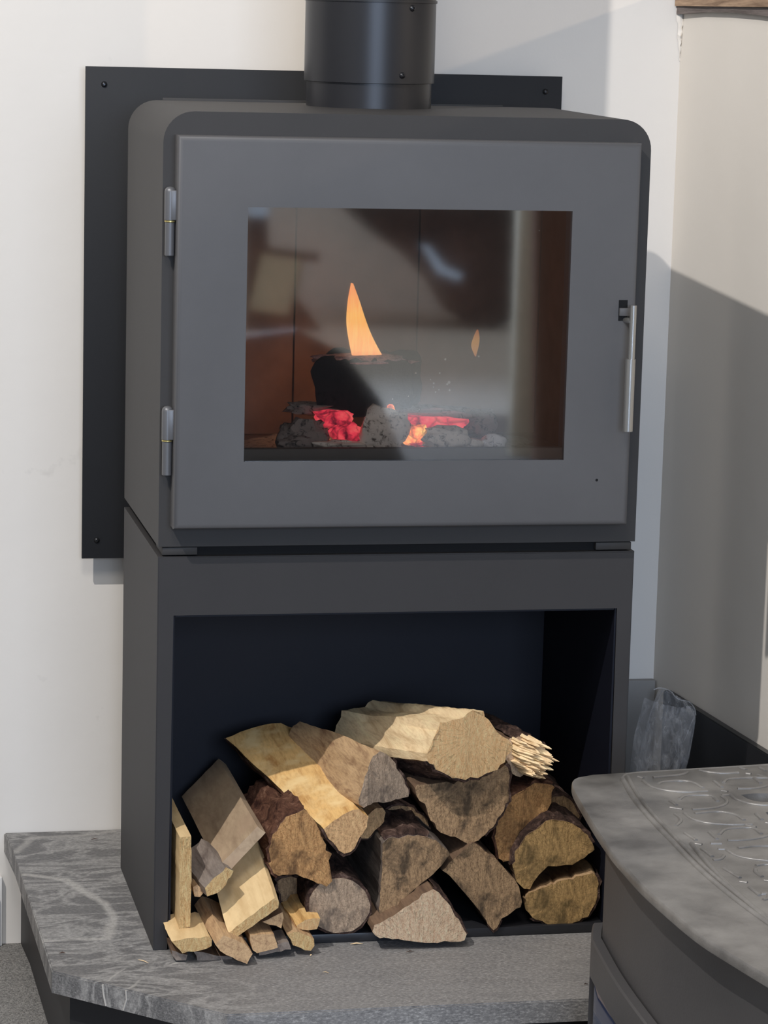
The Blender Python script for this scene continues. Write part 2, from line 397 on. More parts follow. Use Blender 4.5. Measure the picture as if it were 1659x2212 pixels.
# lining: five plates with the rear ones split like firebricks
ln = bpy.data.objects.new('firebox_lining', None); COL.objects.link(ln); ln.parent = st; ln.matrix_parent_inverse = Matrix.Translation(-Vector(st.location))
def sub(name, dims, mat, bev=.002):
    bm = bmesh.new(); box(bm, *dims, bev=bev); me_o = from_bm(name, bm, mat, None, 40); me_o.parent = ln; return me_o
for i in range(3): sub('firebrick', (.052+i*.1655, .052+(i+1)*.1655-.0015, .315, .335, .60, .975), m_lin)
for s_, x in ((0, .036), (1, .548)):
    for j in range(2): sub('firebrick', (x, x+.016, .032+j*.142, .032+(j+1)*.142-.0015, .60, .975), m_lin)
sub('firebrick', (.036, .564, .03, .335, .585, .6), m_lin); sub('baffle_plate', (.036, .564, .05, .335, .976, .99), m_lin)
# door
dx0, dx1, dz0, dz1, dd = .014, .580, .536, 1.0055, .03
bm = bmesh.new(); go = [(.098, .618), (.4955, .618), (.4955, .923), (.098, .923)]
r_ = .004; outs = [(dx0, dz0), (dx1, dz0), (dx1, dz1), (dx0, dz1)]
def grow(o, d_): return [(o[0][0]-d_, o[0][1]-d_), (o[1][0]+d_, o[1][1]-d_), (o[2][0]+d_, o[2][1]+d_), (o[3][0]-d_, o[3][1]+d_)]
rv, iv = frame_fill(bm, grow(outs, -r_*1.6), go, -dd)
prev = rv
for i in range(1, 5):
    a_ = PI/2*i/4; ring = [bm.verts.new((x, -dd+r_*(1-math.cos(a_)), z)) for x, z in grow(outs, -r_*1.6*(1-math.sin(a_)))]; skin(bm, prev, ring); prev = ring
ring = [bm.verts.new((x, -.001, z)) for x, z in outs]; skin(bm, prev, ring)
iv2 = [bm.verts.new((x, -.001, z)) for x, z in go]; skin(bm, iv, iv2)
vo = ring; es = []
for a_, b_ in zip(ring, iv2): pass
for i in range(4): bm.faces.new([ring[i], ring[(i+1) % 4], iv2[(i+1) % 4], iv2[i]])
door = from_bm('door', bm, m_door, st, 50)
def dsub(name, bm, mat, smooth=40):
    o = from_bm(name, bm, mat, None, smooth); o.parent = door; o.matrix_parent_inverse = Matrix.Identity(4); return o
bm = bmesh.new(); box(bm, .0979, .4956, -.0294, -.0254, .6179, .9231); dsub('glass_pane', bm, m_glass, None)
bm = bmesh.new(); box(bm, .0985, .495, -.0248, -.012, .6185, .6325, bev=.001)
dsub('glass_retainer', bm, paint('retainer_brown', (92, 86, 78), .6, .3))
# handle: thin steel rod with a thicker sleeve, latch slot
bm = bmesh.new(); p0 = atY(1367, 660, -.052); p1 = atY(1365, 776, -.052); p2 = atY(1361, 932, -.052)
hx = (p0[0]+p2[0])/2
tube(bm, [(hx, -.050, p0[2]), (hx, -.050, p1[2]-.01)], .0042, 14)
tube(bm, [(hx-.001, -.050, p1[2]), (hx-.001, -.050, p2[2])], .0062, 16)
tube(bm, [(hx-.001, -.050, p0[2]-.02), (hx-.004, -.028, p0[2]-.02)], .0035, 10)
dsub('handle', bm, m_steel)
s0 = atY(1337, 648, -.03); s1 = atY(1354, 693, -.03)
bm = bmesh.new(); box(bm, s0[0], s1[0], -.0304, -.0296, s1[2], s0[2]); dsub('latch_slot', bm, m_slot, None)
bm = bmesh.new(); box(bm, s0[0]+.0006, s1[0]+.008, -.034, -.0298, s1[2]+.0062, s0[2]-.0098, bev=.0006); dsub('latch_plate', bm, m_door)
# tiny chips on the door paint
for (x, y) in ((1289, 1037),):
    p = atY(x, y, -.03); bm = bmesh.new(); bmesh.ops.create_circle(bm, cap_ends=True, segments=9, radius=.0018, matrix=Matrix.Translation((p[0], -.0302, p[2])) @ Matrix.Rotation(PI/2, 4, 'X')); dsub('paint_chip', bm, m_slot, None)
# hinges
for yt, ym, yb in ((403, 479, 553), (877, 953, 1027)):
    top = atY(366, yt, -.012); mid = atY(366, ym, -.012); bot = atY(366, yb, -.012)
    hx_ = .0075 
    bm = bmesh.new(); R_ = .0068
    lathe(bm, [(.001, top[2]), (R_*.55, top[2]-.0006), (R_*.9, top[2]-.003), (R_, top[2]-.006), (R_, mid[2]+.0022)], (hx_, -.012), 20)
    box(bm, hx_, dx0+.0045, -.019, -.006, mid[2]+.0022, top[2]-.004, bev=.001)
    hg = from_bm('hinge', bm, m_hinge, st, 40)
    def hsub(name, bm, mat):
        o = from_bm(name, bm, mat, None, 40); o.parent = hg; o.matrix_parent_inverse = Matrix.Identity(4)
    bm = bmesh.new(); lathe(bm, [(R_*.85, mid[2]+.0021), (R_*.95, mid[2]+.0016), (R_*.95, mid[2]), (R_*.8, mid[2]-.0005)], (hx_, -.012), 20); hsub('brass_washer', bm, m_brass)
    bm = bmesh.new(); lathe(bm, [(R_*.86, mid[2]-.0006), (R_*.86, bot[2]+.001), (R_*.7, bot[2])], (hx_, -.012), 20)
    box(bm, hx_-.003, hx_+.003, -.012, -.0002, bot[2]+.002, mid[2]-.002); hsub('hinge_pin', bm, m_hinge)
# rear lip on the top plate
boxo('rear_lip', (.045, .33, D+.0005, D+.004, T-.03, T+.003), m_body, st, bev=.0005)
boxo('rear_lip', (.37, .50, D+.0005, D+.004, T-.03, T+.002), m_body, st, bev=.0005)
# shadow gap and the two bearing plates
boxo('recessed_plinth', (.012, Wd-.012, .012, D-.004, H, Z1), m_gap, st, bev=0)
boxo('bearing_plate', (.005, .048, .002, .06, H+.0018, Z1-.0012), m_body, st, bev=.0008)
boxo('bearing_plate', (Wd-.050, Wd-.004, .002, .06, H+.0018, Z1-.0012), m_body, st, bev=.0008)
# log store: front frame, sides, lining
ox0, ox1, oz1 = .0185, .5815, .4255
bm = bmesh.new()
outl2 = [(0, 0), (ox0, 0), (ox0, oz1), (ox1, oz1), (ox1, 0), (Wd, 0), (Wd, H), (0, H)]
prism(bm, [(x, 0, z) for x, z in outl2], (0, D, 0))
es = [e for e in bm.edges if (e.verts[0].co.y < 1e-5 and e.verts[1].co.y < 1e-5)]
bmesh.ops.bevel(bm, geom=es, offset=.0012, segments=2, affect='EDGES')
from_bm('log_store_frame', bm, m_bench, st, 40)
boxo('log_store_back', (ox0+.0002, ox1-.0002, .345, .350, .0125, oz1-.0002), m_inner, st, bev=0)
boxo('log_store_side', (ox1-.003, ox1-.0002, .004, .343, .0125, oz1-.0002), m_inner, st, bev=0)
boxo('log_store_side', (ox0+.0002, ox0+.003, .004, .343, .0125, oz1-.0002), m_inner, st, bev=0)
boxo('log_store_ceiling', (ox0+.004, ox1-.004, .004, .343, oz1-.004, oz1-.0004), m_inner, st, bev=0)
boxo('log_store_base', (ox0+.0002, ox1-.0002, .001, .345, .0003, .012), paint('black_base_plate', (38, 38, 41), .4, .45), st, bev=.0012)

# ------------------------------------------------------------------ flue pipe
PC = (.300, .27)
m_pipe = paint('flue_black_enamel', (38, 38, 41), .36, .5, .25, bump=.04)
fp = thing('flue_pipe', (PC[0], PC[1], T), 'round matt black flue pipe rising from the stove top', 'flue pipe')
bm = bmesh.new(); lathe(bm, [(.0805, T-.001), (.0805, T+.0335), (.079, T+.034)], PC, 72); from_bm('flue_collar', bm, m_pipe, fp, 40)
bm = bmesh.new(); lathe(bm, [(.082, T+.0315), (.0838, T+.032), (.0838, 1.1665), (.082, 1.167)], PC, 72); from_bm('lower_sleeve', bm, m_pipe, fp, 40)
bm = bmesh.new(); lathe(bm, [(.083, 1.1655), (.0852, 1.166), (.0852, 1.169), (.083, 1.1695)], PC, 72); from_bm('joint_ring', bm, paint('joint_ring_black', (34, 34, 36), .4, .4), fp, 40)
bm = bmesh.new(); lathe(bm, [(.0838, 1.169), (.0838, 3.299)], PC, 72); from_bm('upper_sleeve', bm, m_pipe, fp, 40)
for q in ((891, 18), (869, 163)):
    # point on the cylinder facing the camera
    vv = ray(*q); o_ = CAM[:2]-np.array(PC); a_ = vv[0]**2+vv[1]**2; b_ = 2*(o_@vv[:2]); c_ = o_@o_-.0838**2
    t_ = (-b_-math.sqrt(b_*b_-4*a_*c_))/(2*a_); p = CAM+vv*t_; screw_head('screw', p, (p[0]-PC[0], p[1]-PC[1], 0), .0036, m_screw, fp)

# ------------------------------------------------------------------ inside the firebox
def rock_bm(c, r, seed, rough=.35, sub_=3, sq=1.0):
    bm = bmesh.new(); bmesh.ops.create_icosphere(bm, subdivisions=sub_, radius=1)
    for v_ in bm.verts:
        p = v_.co.copy(); d_ = noise.fractal(p*1.7+Vector((seed*3.1, seed, 0)), .8, 2.1, 4)
        e_ = noise.noise(p*7+Vector((seed, 0, seed)))
        for ax in range(3): p[ax] = math.copysign(abs(p[ax])**sq, p[ax])
        p = p*(1+rough*d_+rough*.25*e_); v_.co = Vector((p.x*r[0]+c[0], p.y*r[1]+c[1], p.z*r[2]+c[2]))
    return bm
def ashmat(name, a_, b_, bump=.8):
    k = NT(name); v = k.coord(); n = k.noise(v, 130, 6, .7, .6)
    k.base(k.ramp(n, [(.36, lin(a_)), (.48, lin(b_))]), .95, 0, .1); k.bump(n, bump, .0015); return k.m
m_ash = ashmat('pale_ash', (110, 100, 88), (246, 234, 214)); m_ashd = ashmat('dark_ash', (50, 46, 43), (150, 138, 128)); m_char = ashmat('charred_wood', (9, 9, 10), (30, 28, 30))
m_ashw = ashmat('white_ash', (150, 145, 138), (252, 248, 240))
def embermat(name, hot, mid, strength):
    k = NT(name); v = k.coord(); n = k.noise(v, 60, 5, .6); vo_ = k.n('ShaderNodeTexVoronoi', feature='DISTANCE_TO_EDGE'); k.l(v, vo_.inputs['Vector']); vo_.inputs['Scale'].default_value = 48
    crack = k.ramp(vo_.outputs['Distance'], [(.0, (.45, .45, .45, 1)), (.10, BW[1])])
    c = k.ramp(n, [(.36, lin((110, 22, 44))), (.5, lin(mid)), (.68, lin(hot))])
    k.base(lin((40, 12, 12)), .9); k.l(c, k.b.inputs['Emission Color']); k.l(k.math('MULTIPLY', crack, strength), k.b.inputs['Emission Strength']); k.bump(n, .6, .003); return k.m
m_emb = embermat('glowing_ember', (255, 110, 110), (238, 60, 84), 1.3)
m_embh = embermat('hot_ember', (255, 214, 120), (255, 130, 80), 1.8)
def rock(name, label, px, wpx, hpx, Y, ydep, mat, seed, cat, group=None, rough=.35, sq=.8):
    c = atY(px[0], px[1], Y); s_ = np.linalg.norm(c-CAM)/FPX
    o = from_bm(name, rock_bm((0, 0, 0), (wpx*s_/2, ydep, hpx*s_/2), seed, rough, 3, sq), mat, None, 60)
    o.location = c; return tag(o, label, cat, group)
# charred log lying across, with ash on its top
cl = [(672, 790), (700, 776), (800, 778), (876, 786), (893, 805), (892, 850), (880, 900), (760, 905), (690, 888), (680, 840)]
def px_log(name, px, Y, vec, mats, bark_edges=(), jitter=.0006, ring=.010, taper=1., tilt=(0, 0), seed=1, pith=None, seglen=.006, soft=1):
    """end face traced as an outline, set at its own depth, extruded along the log's axis (vec)"""
    rnd = random.Random(seed); cxp = sum(p[0] for p in px)/len(px); cyp = sum(p[1] for p in px)/len(px)
    c0 = atY(cxp, cyp, Y); nrm = (-tilt[0], 1, -tilt[1])
    P = [Vector(on_plane(x, y, c0, nrm)) for x, y in px]
    O = Vector(on_plane(pith[0], pith[1], c0, nrm)) if pith else Vector(c0)
    pts = []; edge = []
    for i, p in enumerate(P):
        q = P[(i+1) % len(P)]; n = max(1, int((q-p).length/seglen))
        for k_ in range(n):
            t = k_/n; pts.append(p.lerp(q, t)); edge.append(i)
    # light rounding of the outline, then jitter
    for _ in range(soft):
        pts = [(pts[i-1]+pts[i]*3+pts[(i+1) % len(pts)])/5 for i in range(len(pts))]
    N = len(pts); vec = Vector(vec); nr = max(3, int(vec.length/ring)); cen = sum(pts, Vector())/N
    fj = [Vector((rnd.uniform(-1, 1), 0, rnd.uniform(-1, 1)))*jitter*2 for _ in range(N)]
    bm = bmesh.new(); bk = bmesh.new(); rings = []
    for r in range(nr+1):
        t = r/nr; row = []
        for i, p in enumerate(pts):
            tx_, tz_ = taper if isinstance(taper, tuple) else (taper, taper); dq = p-cen; q = cen+Vector((dq.x*(1+(tx_-1)*t), dq.y, dq.z*(1+(tz_-1)*t)))+vec*t
            w = noise.noise(Vector((q.x*22, q.y*9+seed, q.z*22)))*jitter*5*min(1, t*4)
            q = q+(p-cen).normalized()*w+fj[i]+Vector((rnd.uniform(-1, 1), rnd.uniform(-1, 1)*(1 if r else 1.4), rnd.uniform(-1, 1)))*jitter*.5
            row.append(q-O)
        rings.append(row)
    vs = [[bm.verts.new(q) for q in row] for row in rings]
    for r in range(nr):
        for i in range(N):
            f = bm.faces.new([vs[r][i], vs[r][(i+1) % N], vs[r+1][(i+1) % N], vs[r+1][i]]); f.material_index = 1
    # end faces: concentric rows so that the sawn face can be uneven
    c_l = cen-O
    f = bm.faces.new(vs[0][::-1]); f.material_index = 0; g = bm.faces.new(vs[-1]); g.material_index = 0
    bmesh.ops.triangulate(bm, faces=[f, g])
    o = from_bm(name, bm, mats[:2], None, 26 if soft == 0 else 36); o.location = O
    if bark_edges:
        bk = bmesh.new(); idx = [i for i in range(N) if edge[i] in bark_edges]
        if idx:
            th = .0022
            ov = {}
            use = set(idx) | {(i+1) % N for i in idx}
            for r in range(nr+1):
                for i in use:
                    out = (rings[r][i]-(c_l+vec*(r/nr))).normalized()
                    bmp = (noise.noise(Vector((rings[r][i].x*110, rings[r][i].y*35, rings[r][i].z*110+seed)))+.45)*.0030
                    yo = Vector((0, .001+.0016*rnd.random() if r == 0 else 0, 0))
                    ov[(r, i, 0)] = bk.verts.new(rings[r][i]-out*.001+yo); ov[(r, i, 1)] = bk.verts.new(rings[r][i]+out*(th+bmp)+yo)
            for i in idx:
                j = (i+1) % N
                for r in range(nr):
                    bk.faces.new([ov[(r, i, 1)], ov[(r, j, 1)], ov[(r+1, j, 1)], ov[(r+1, i, 1)]])
                bk.faces.new([ov[(0, i, 0)], ov[(0, j, 0)], ov[(0, j, 1)], ov[(0, i, 1)]])
                bk.faces.new([ov[(nr, i, 0)], ov[(nr, j, 0)], ov[(nr, j, 1)], ov[(nr, i, 1)]])
            bo = from_bm('bark', bk, mats[2], None, 50); bo.parent = o
    return o
c = px_log('charred_log', cl, .10, (.035, .10, .002), [m_char, m_char], jitter=.0012, seed=5)
tag(c, 'black charred log lying across the fire under the tall flame', 'log')
k = NT('ash_film'); n = k.noise(k.coord(), 90, 5, .7); k.base(k.ramp(n, [(.35, lin((120, 84, 84))), (.6, lin((230, 180, 172)))]), .95); k.bump(n, .6, .002); m_film = k.m
rock('ash_crust', 'pinkish ash crust on top of the charred log', (780, 777), 215, 22, .135, .035, m_film, 4, 'ash', rough=.25)
E_ = [('ember', 'glowing pink ember left of the grey ash lump', (722, 905), 78, 34, .07, .022, m_emb, 1),
      ('ember', 'glowing red ember low between the two front ash lumps', (748, 935), 62, 44, .055, .016, m_emb, 2),
      ('ember', 'long red ember sloping right under the charred log', (905, 915), 180, 30, .075, .022, m_emb, 3),
      ('ember', 'bright orange ember in the middle of the fire bed', (893, 938), 52, 42, .058, .012, m_embh, 6),
      ('ember', 'thin red ember along the foot of the pale ash lump', (938, 962), 110, 16, .052, .010, m_emb, 7),
      ('ember', 'small orange ember tip above the grey ash lump', (841, 896), 26, 38, .062, .010, m_embh, 8)]
for n_, l_, p_, w_, h_, Y_, yd, m_, s_ in E_: rock(n_, l_, p_, w_, h_, Y_, yd, m_, s_, 'ember', 'embers of the fire', rough=.45)
A_ = [('grey streaked ash lump in the centre of the fire', (826, 935), 104, 92, .042, .018, m_ash, 11),
      ('rounded pale ash lump right of the orange ember', (960, 948), 100, 50, .038, .016, m_ash, 12),
      ('flat beige ash lump at the front left of the embers', (738, 962), 128, 22, .036, .012, m_ash, 13),
      ('dark ash heap at the left end of the fire bed', (655, 940), 105, 66, .060, .020, m_ashd, 14),
      ('small pale ash lump at the far left of the fire bed', (640, 958), 70, 28, .040, .012, m_ashd, 15),
      ('white crumbly ash lump at the far right of the fire', (1064, 956), 56, 34, .045, .012, m_ashw, 16),
      ('grey ash lump between the pale and the white lumps', (1016, 960), 52, 24, .042, .010, m_ash, 17),
      ('long grey ash ridge behind the red embers', (905, 892), 230, 26, .11, .020, m_ashd, 18),
      ('grey ash ridge at the back left of the embers', (675, 882), 120, 26, .11, .018, m_ashd, 19),
      ('dim grey ash lump at the back right of the fire bed', (1040, 912), 66, 50, .12, .02, m_ashd, 20)]
for l_, p_, w_, h_, Y_, yd, m_, s_ in A_: rock('ash_lump', l_, p_, w_, h_, Y_, yd, m_, s_, 'ash', 'ash lumps of the fire', rough=.42)
bm = rock_bm((.30, .15, .603), (.21, .13, .012), 31, .3, 4, .9)
ab = from_bm('ash_bed', bm, m_ashd, None, 60); tag(ab, 'grey ash bed covering the firebox floor', 'ash'); ab['kind'] = 'stuff'
# flame, and its reflection shaped as a second glowing mesh
k = NT('flame_glow'); k.t.nodes.remove(k.b); c_ = k.n('ShaderNodeTexCoord'); s_ = k.n('ShaderNodeSeparateXYZ'); k.l(c_.outputs['Generated'], s_.inputs[0])
st_ = k.noise(k.coord('Generated', scale=(7, 1, 1.2)), 3, 3, .6, .5)
col_ = k.ramp(s_.outputs[2], [(.0, lin((236, 110, 92))), (.16, lin((255, 176, 110))), (.6, lin((255, 178, 84))), (1., lin((240, 110, 60)))])
col_ = k.mix(k.ramp(st_, [(.35, BW[0]), (.7, (.5, .5, .5, 1))]), col_, lin((255, 214, 130)))
em = k.n('ShaderNodeEmission'); k.l(col_, em.inputs[0]); em.inputs[1].default_value = 1.6
tr = k.n('ShaderNodeBsdfTransparent'); lw = k.n('ShaderNodeLayerWeight'); lw.inputs[0].default_value = .35
mx = k.n('ShaderNodeMixShader'); fac = k.math('MULTIPLY', k.ramp(lw.outputs['Facing'], [(.45, BW[0]), (.95, BW[1])]), .9)
k.l(fac, mx.inputs[0]); k.l(em.outputs[0], mx.inputs[1]); k.l(tr.outputs[0], mx.inputs[2]); k.l(mx.outputs[0], k.out.inputs[0]); m_flame = k.m
def flame(label, left_, right_, Y, mat, thick=.35):
    Lp = smooth_line(left_, 5); Rp = smooth_line(right_, 5); bm = bmesh.new(); rings = []; n = 20
    for a_, b_ in zip(Lp, Rp):
        A = Vector(atY(a_[0], a_[1], Y)); B = Vector(atY(b_[0], b_[1], Y)); c0 = (A+B)/2; h = (B-A)/2
        rings.append([bm.verts.new(c0+h*math.cos(2*PI*i/n)+Vector((0, 1, 0))*h.length*thick*math.sin(2*PI*i/n)) for i in range(n)])
    skin_ = [bm.faces.new([x[i], x[(i+1) % n], y[(i+1) % n], y[i]]) for x, y in zip(rings, rings[1:]) for i in range(n)]
    o = from_bm('flame', bm, mat, None, 60); return tag(o, label, 'flame')
flame('tall curved orange flame rising from the charred log', [(758, 611), (751, 650), (748, 695), (753, 735), (762, 778)], [(763, 612), (777, 650), (790, 690), (806, 730), (834, 782)], .13, m_flame)
k2 = m_flame.copy(); k2.name = 'flame_reflection_glow'
for n_ in k2.node_tree.nodes:
    if n_.type == 'EMISSION': n_.inputs[1].default_value = .45
flame('small dim pink reflection of the flame at the right of the fire', [(1030, 712), (1022, 730), (1018, 748), (1026, 770)], [(1033, 712), (1036, 730), (1034, 748), (1028, 770)], .2, k2)  # dim copy of the flame, modelled where its reflection shows
# specks of ash stuck inside the glass
m_spk = paint('pale_speck', (200, 192, 178), .8, .1, var=.01)
bm = bmesh.new(); random.seed(12)
for x, y, r in [(970, 826, 3.5), (971, 843, 2.5), (962, 776, 2.5), (950, 806, 2), (937, 828, 2), (1034, 770, 2.2), (898, 806, 2.2), (882, 856, 1.5), (941, 847, 1.6), (948, 842, 1.3), (930, 820, 1.2), (848, 862, 1.5), (966, 830, 2.4), (906, 884, 1.6), (936, 836, 1.2), (1165, 498, 1.5)]:
    p = atY(x, y, -.0202); bmesh.ops.create_icosphere(bm, subdivisions=1, radius=1, matrix=Matrix.Translation(p) @ Matrix.Diagonal((r*.00058, .0004, r*.00062, 1)))
sp = from_bm('ash_specks', bm, m_spk, None); tag(sp, 'pale ash specks stuck to the inside of the stove glass', 'ash'); sp['kind'] = 'stuff'

# ------------------------------------------------------------------ firewood
def c1(*p): return [(340+x/2.9625, 1480+y/2.9625) for x, y in p]
def c2(*p): return [(680+x/2.5136, 1460+y/2.5136) for x, y in p]
def endgrain(name, a_, b_, stain=None, rings=420, rot_=.7):
    k = NT(name); v = k.coord()
    fine = k.noise(k.coord(scale=(1, 1, 1), rot=(0, .6, 0)), 420, 5, .8); blot = k.noise(v, 26, 4, .6, .8)
    fib = k.noise(k.coord(scale=(6, 1, 1), rot=(0, .9, 0)), 130, 3, .6)
    sp = k.n('ShaderNodeSeparateXYZ'); k.l(v, sp.inputs[0])
    d = k.math('SQRT', k.math('ADD', k.math('MULTIPLY', sp.outputs[0], sp.outputs[0]), k.math('MULTIPLY', sp.outputs[2], sp.outputs[2])))
    rg = k.math('SINE', k.math('ADD', k.math('MULTIPLY', d, rings*2.2), k.math('MULTIPLY', blot, 6)))
    mid = k.noise(k.coord(scale=(5, 1, 1.3), rot=(0, rot_, 0)), 55, 6, .75, .4)
    ang = k.math('ARCTAN2', sp.outputs[0], sp.outputs[2])
    cv = k.n('ShaderNodeCombineXYZ'); k.l(k.math('MULTIPLY', ang, 3.2), cv.inputs[0]); k.l(k.math('MULTIPLY', d, 9), cv.inputs[1])
    ck = k.noise(cv.outputs[0], 2.2, 4, .6, .3)
    crack = k.math('SUBTRACT', 1., k.math('MULTIPLY', k.math('ABSOLUTE', k.math('SUBTRACT', ck, .5)), 55.), clamp=True)
    col = k.ramp(k.math('MULTIPLY_ADD', mid, .5, k.math('MULTIPLY', fine, .5)), [(.36, lin(b_)), (.52, lin(a_)), (.68, tuple(min(1, x*1.3) for x in lin(a_)[:3])+(1,))])
    col = k.mix(k.math('MULTIPLY', k.math('ADD', rg, 1), .07), col, lin(b_))
    col = k.mix(k.math('MULTIPLY', k.ramp(fib, [(.42, BW[1]), (.6, BW[0])]), .18), col, lin(b_))
    col = k.mix(k.math('MULTIPLY', crack, .55), col, tuple(x*.35 for x in lin(b_)[:3])+(1,))
    if stain: col = k.mix(k.ramp(blot, [(.48, BW[0]), (.64, (.85, .85, .85, 1))]), col, lin(stain))
    k.base(col, .9, 0, .15)
    b = k.bump(fine, .9, .0026); b = k.bump(mid, .8, .004, b); b = k.bump(fib, .5, .0015, b); k.bump(rg, .12, .0006, b); return k.m
k = NT('dark_rough_bark'); v = k.coord(scale=(1, .35, 1)); n = k.noise(v, 75, 7, .75, .8)
k.base(k.ramp(n, [(.36, lin((34, 26, 24))), (.55, lin((88, 68, 60))), (.72, lin((150, 124, 110)))]), .95, 0, .15); k.bump(n, 1., .005); m_bark = k.m
k = NT('brown_red_bark'); v = k.coord(scale=(1, .4, 1)); n = k.noise(v, 60, 7, .75, .8)
k.base(k.ramp(n, [(.36, lin((52, 30, 24))), (.55, lin((110, 76, 60))), (.72, lin((168, 132, 108)))]), .95, 0, .15); k.bump(n, 1., .005); m_barkr = k.m
e_pale = endgrain('pale_end_grain', (255, 214, 158), (238, 182, 124))
e_tan = endgrain('tan_end_grain', (238, 194, 143), (164, 122, 85))
e_tanst = endgrain('stained_tan_end_grain', (236, 183, 125), (162, 113, 71), (112, 84, 60))
e_grey = endgrain('weathered_grey_end_grain', (222, 194, 166), (142, 120, 100), (126, 112, 100))
e_dark = endgrain('dark_weathered_end_grain', (206, 170, 130), (126, 100, 76), (84, 72, 60))
e_olive = endgrain('olive_brown_end_grain', (220, 180, 122), (140, 110, 70), (110, 92, 62))
e_pink = endgrain('pinkish_end_grain', (255, 226, 190), (206, 158, 124))
e_sawn = endgrain('rough_sawn_softwood_end', (250, 216, 158), (206, 150, 92), rings=60)
s_yel = wood('yellow_split_pine', (226, 182, 118), (182, 132, 76), scale=(45, 5, 45), c3=(238, 204, 146))
s_pale = wood('pale_split_wood', (248, 218, 172), (206, 172, 126), scale=(45, 5, 45))
s_tan = wood('tan_split_wood', (196, 162, 122), (142, 108, 80), scale=(60, 6, 60))
s_grey = wood('weathered_grey_wood', (134, 122, 112), (92, 80, 74), scale=(40, 5, 40))
s_drk = wood('dim_brown_wood', (122, 98, 78), (78, 60, 50), scale=(50, 6, 50))
s_ply = wood('pale_board_face', (220, 190, 142), (196, 162, 114), scale=(14, 3, 14), bump=.12)
s_plydk = wood('aged_board_face', (182, 158, 130), (150, 126, 102), scale=(18, 4, 18), c3=(176, 150, 124), bump=.15)

GROUP = 'firewood heaped in the log store'
def vec_between(f, b, y0, y1):
    return Vector(atY(*b, y1))-Vector(atY(*f, y0))
LOGS = []
def fw(name, label, px, Y, mats, length=.3, vec=None, bark=(), cat='firewood', **k_):
    if name in ('board_offcut', 'kindling_stick'): k_.setdefault('soft', 0)
    else: k_['jitter'] = k_.get('jitter', .0006)*1.5
    if vec is None: vec = Vector((0, length, 0))
    o = px_log(name, px, Y, vec, mats, bark, seed=len(LOGS)+3, **k_); tag(o, label, cat, GROUP); LOGS.append(o); return o
def V(f, b, y0, y1, s_=1): return vec_between(f, b, y0, y1)*s_

# --- boards at the left
fw('board_offcut', 'thin pale board standing on edge against the left side of the log store',
   c1((145, 975), (216, 966), (217, 1250), (207, 1545), (140, 1560), (143, 1250)), -.030, [e_sawn, s_ply], .27, jitter=.0003)
fw('board_offcut', 'wide dusty brown board tilted at the upper left of the heap',
   c1((385, 1165), (640, 905), (692, 945), (435, 1215)), -.022, [s_plydk, s_plydk], .33, jitter=.00015)
fw('board_offcut', 'short grey weathered scrap with a bright rough end beside the upright board',
   c1((300, 1302), (440, 1160), (487, 1190), (480, 1222), (365, 1345), (322, 1347)), -.040, [e_sawn, s_grey],
   vec=V(c1((440, 1165))[0], c1((285, 975))[0], -.04, .05), jitter=.0008)
fw('board_offcut', 'wide clean pale board leaning below the dusty brown board',
   c1((452, 1588), (748, 1362), (782, 1392), (772, 1425), (495, 1622), (470, 1604)), -.055, [e_sawn, s_ply],
   vec=V(c1((748, 1362))[0], c1((640, 1020))[0], -.055, .03, 1.15), jitter=.0004)
fw('board_offcut', 'short thick pale chunk at the bottom left corner under the upright board',
   c1((95, 1635), (140, 1625), (345, 1607), (347, 1668), (270, 1695), (165, 1716), (140, 1690)), -.060, [e_sawn, s_ply],
   vec=V(c1((330, 1607))[0], c1((265, 1450))[0], -.06, .02), jitter=.0007)
fw('board_offcut', 'dull stub poking out beneath the bottom left chunk',
   c1((95, 1700), (185, 1722), (182, 1760), (120, 1762), (100, 1735)), -.050, [s_grey, s_drk], .10)
fw('kindling_stick', 'long brown stick with a blunt pointed tip jutting onto the slab',
   c1((372, 1660), (430, 1600), (560, 1655), (612, 1716), (573, 1786), (480, 1745), (405, 1700)), -.075, [s_tan, s_tan],
   vec=V(c1((430, 1600))[0], c1((290, 1350))[0], -.075, .06), jitter=.0004)
fw('kindling_stick', 'square brown block end right of the pointed stick',
   c1((592, 1600), (745, 1590), (768, 1680), (640, 1716), (606, 1700)), -.055, [s_tan, s_tan], .10, jitter=.0004)
fw('kindling_stick', 'small dim stick end tucked under the right corner of the clean pale board',
   c1((672, 1515), (800, 1455), (812, 1490), (792, 1552), (715, 1535)), -.045, [s_tan, s_drk], .16, jitter=.0004)
fw('kindling_stick', 'yellow stripped stick with a frayed white end left of the round log',
   c1((890, 1545), (960, 1500), (1040, 1495), (1032, 1560), (975, 1578), (905, 1566)), -.030, [e_pale, s_yel],
   vec=V(c1((890, 1545))[0], c1((772, 1350))[0], -.03, .10), jitter=.0012)
fw('kindling_stick', 'brown stick with a rough sawn end lowest beside the round log',
   c1((835, 1600), (900, 1572), (1000, 1620), (1008, 1665), (978, 1700), (862, 1668)), -.045, [e_sawn, s_tan], .15, jitter=.0007)
fw('kindling_stick', 'flat grey sliver lying on the slab between two sticks',
   c1((650, 1692), (845, 1640), (852, 1688), (700, 1722), (655, 1724)), -.050, [s_grey, s_grey], .05, jitter=.0006)
fw('kindling_stick', 'tiny stub below the short grey scrap',
   c1((222, 1290), (250, 1272), (300, 1318), (268, 1362), (240, 1350)), -.02, [s_tan, s_tan], .12)
fw('kindling_stick', 'dark plank edge lying flat under the bottom sticks',
   c1((230, 1700), (480, 1745), (480, 1775), (260, 1768)), -.045, [s_grey, s_drk], .1)
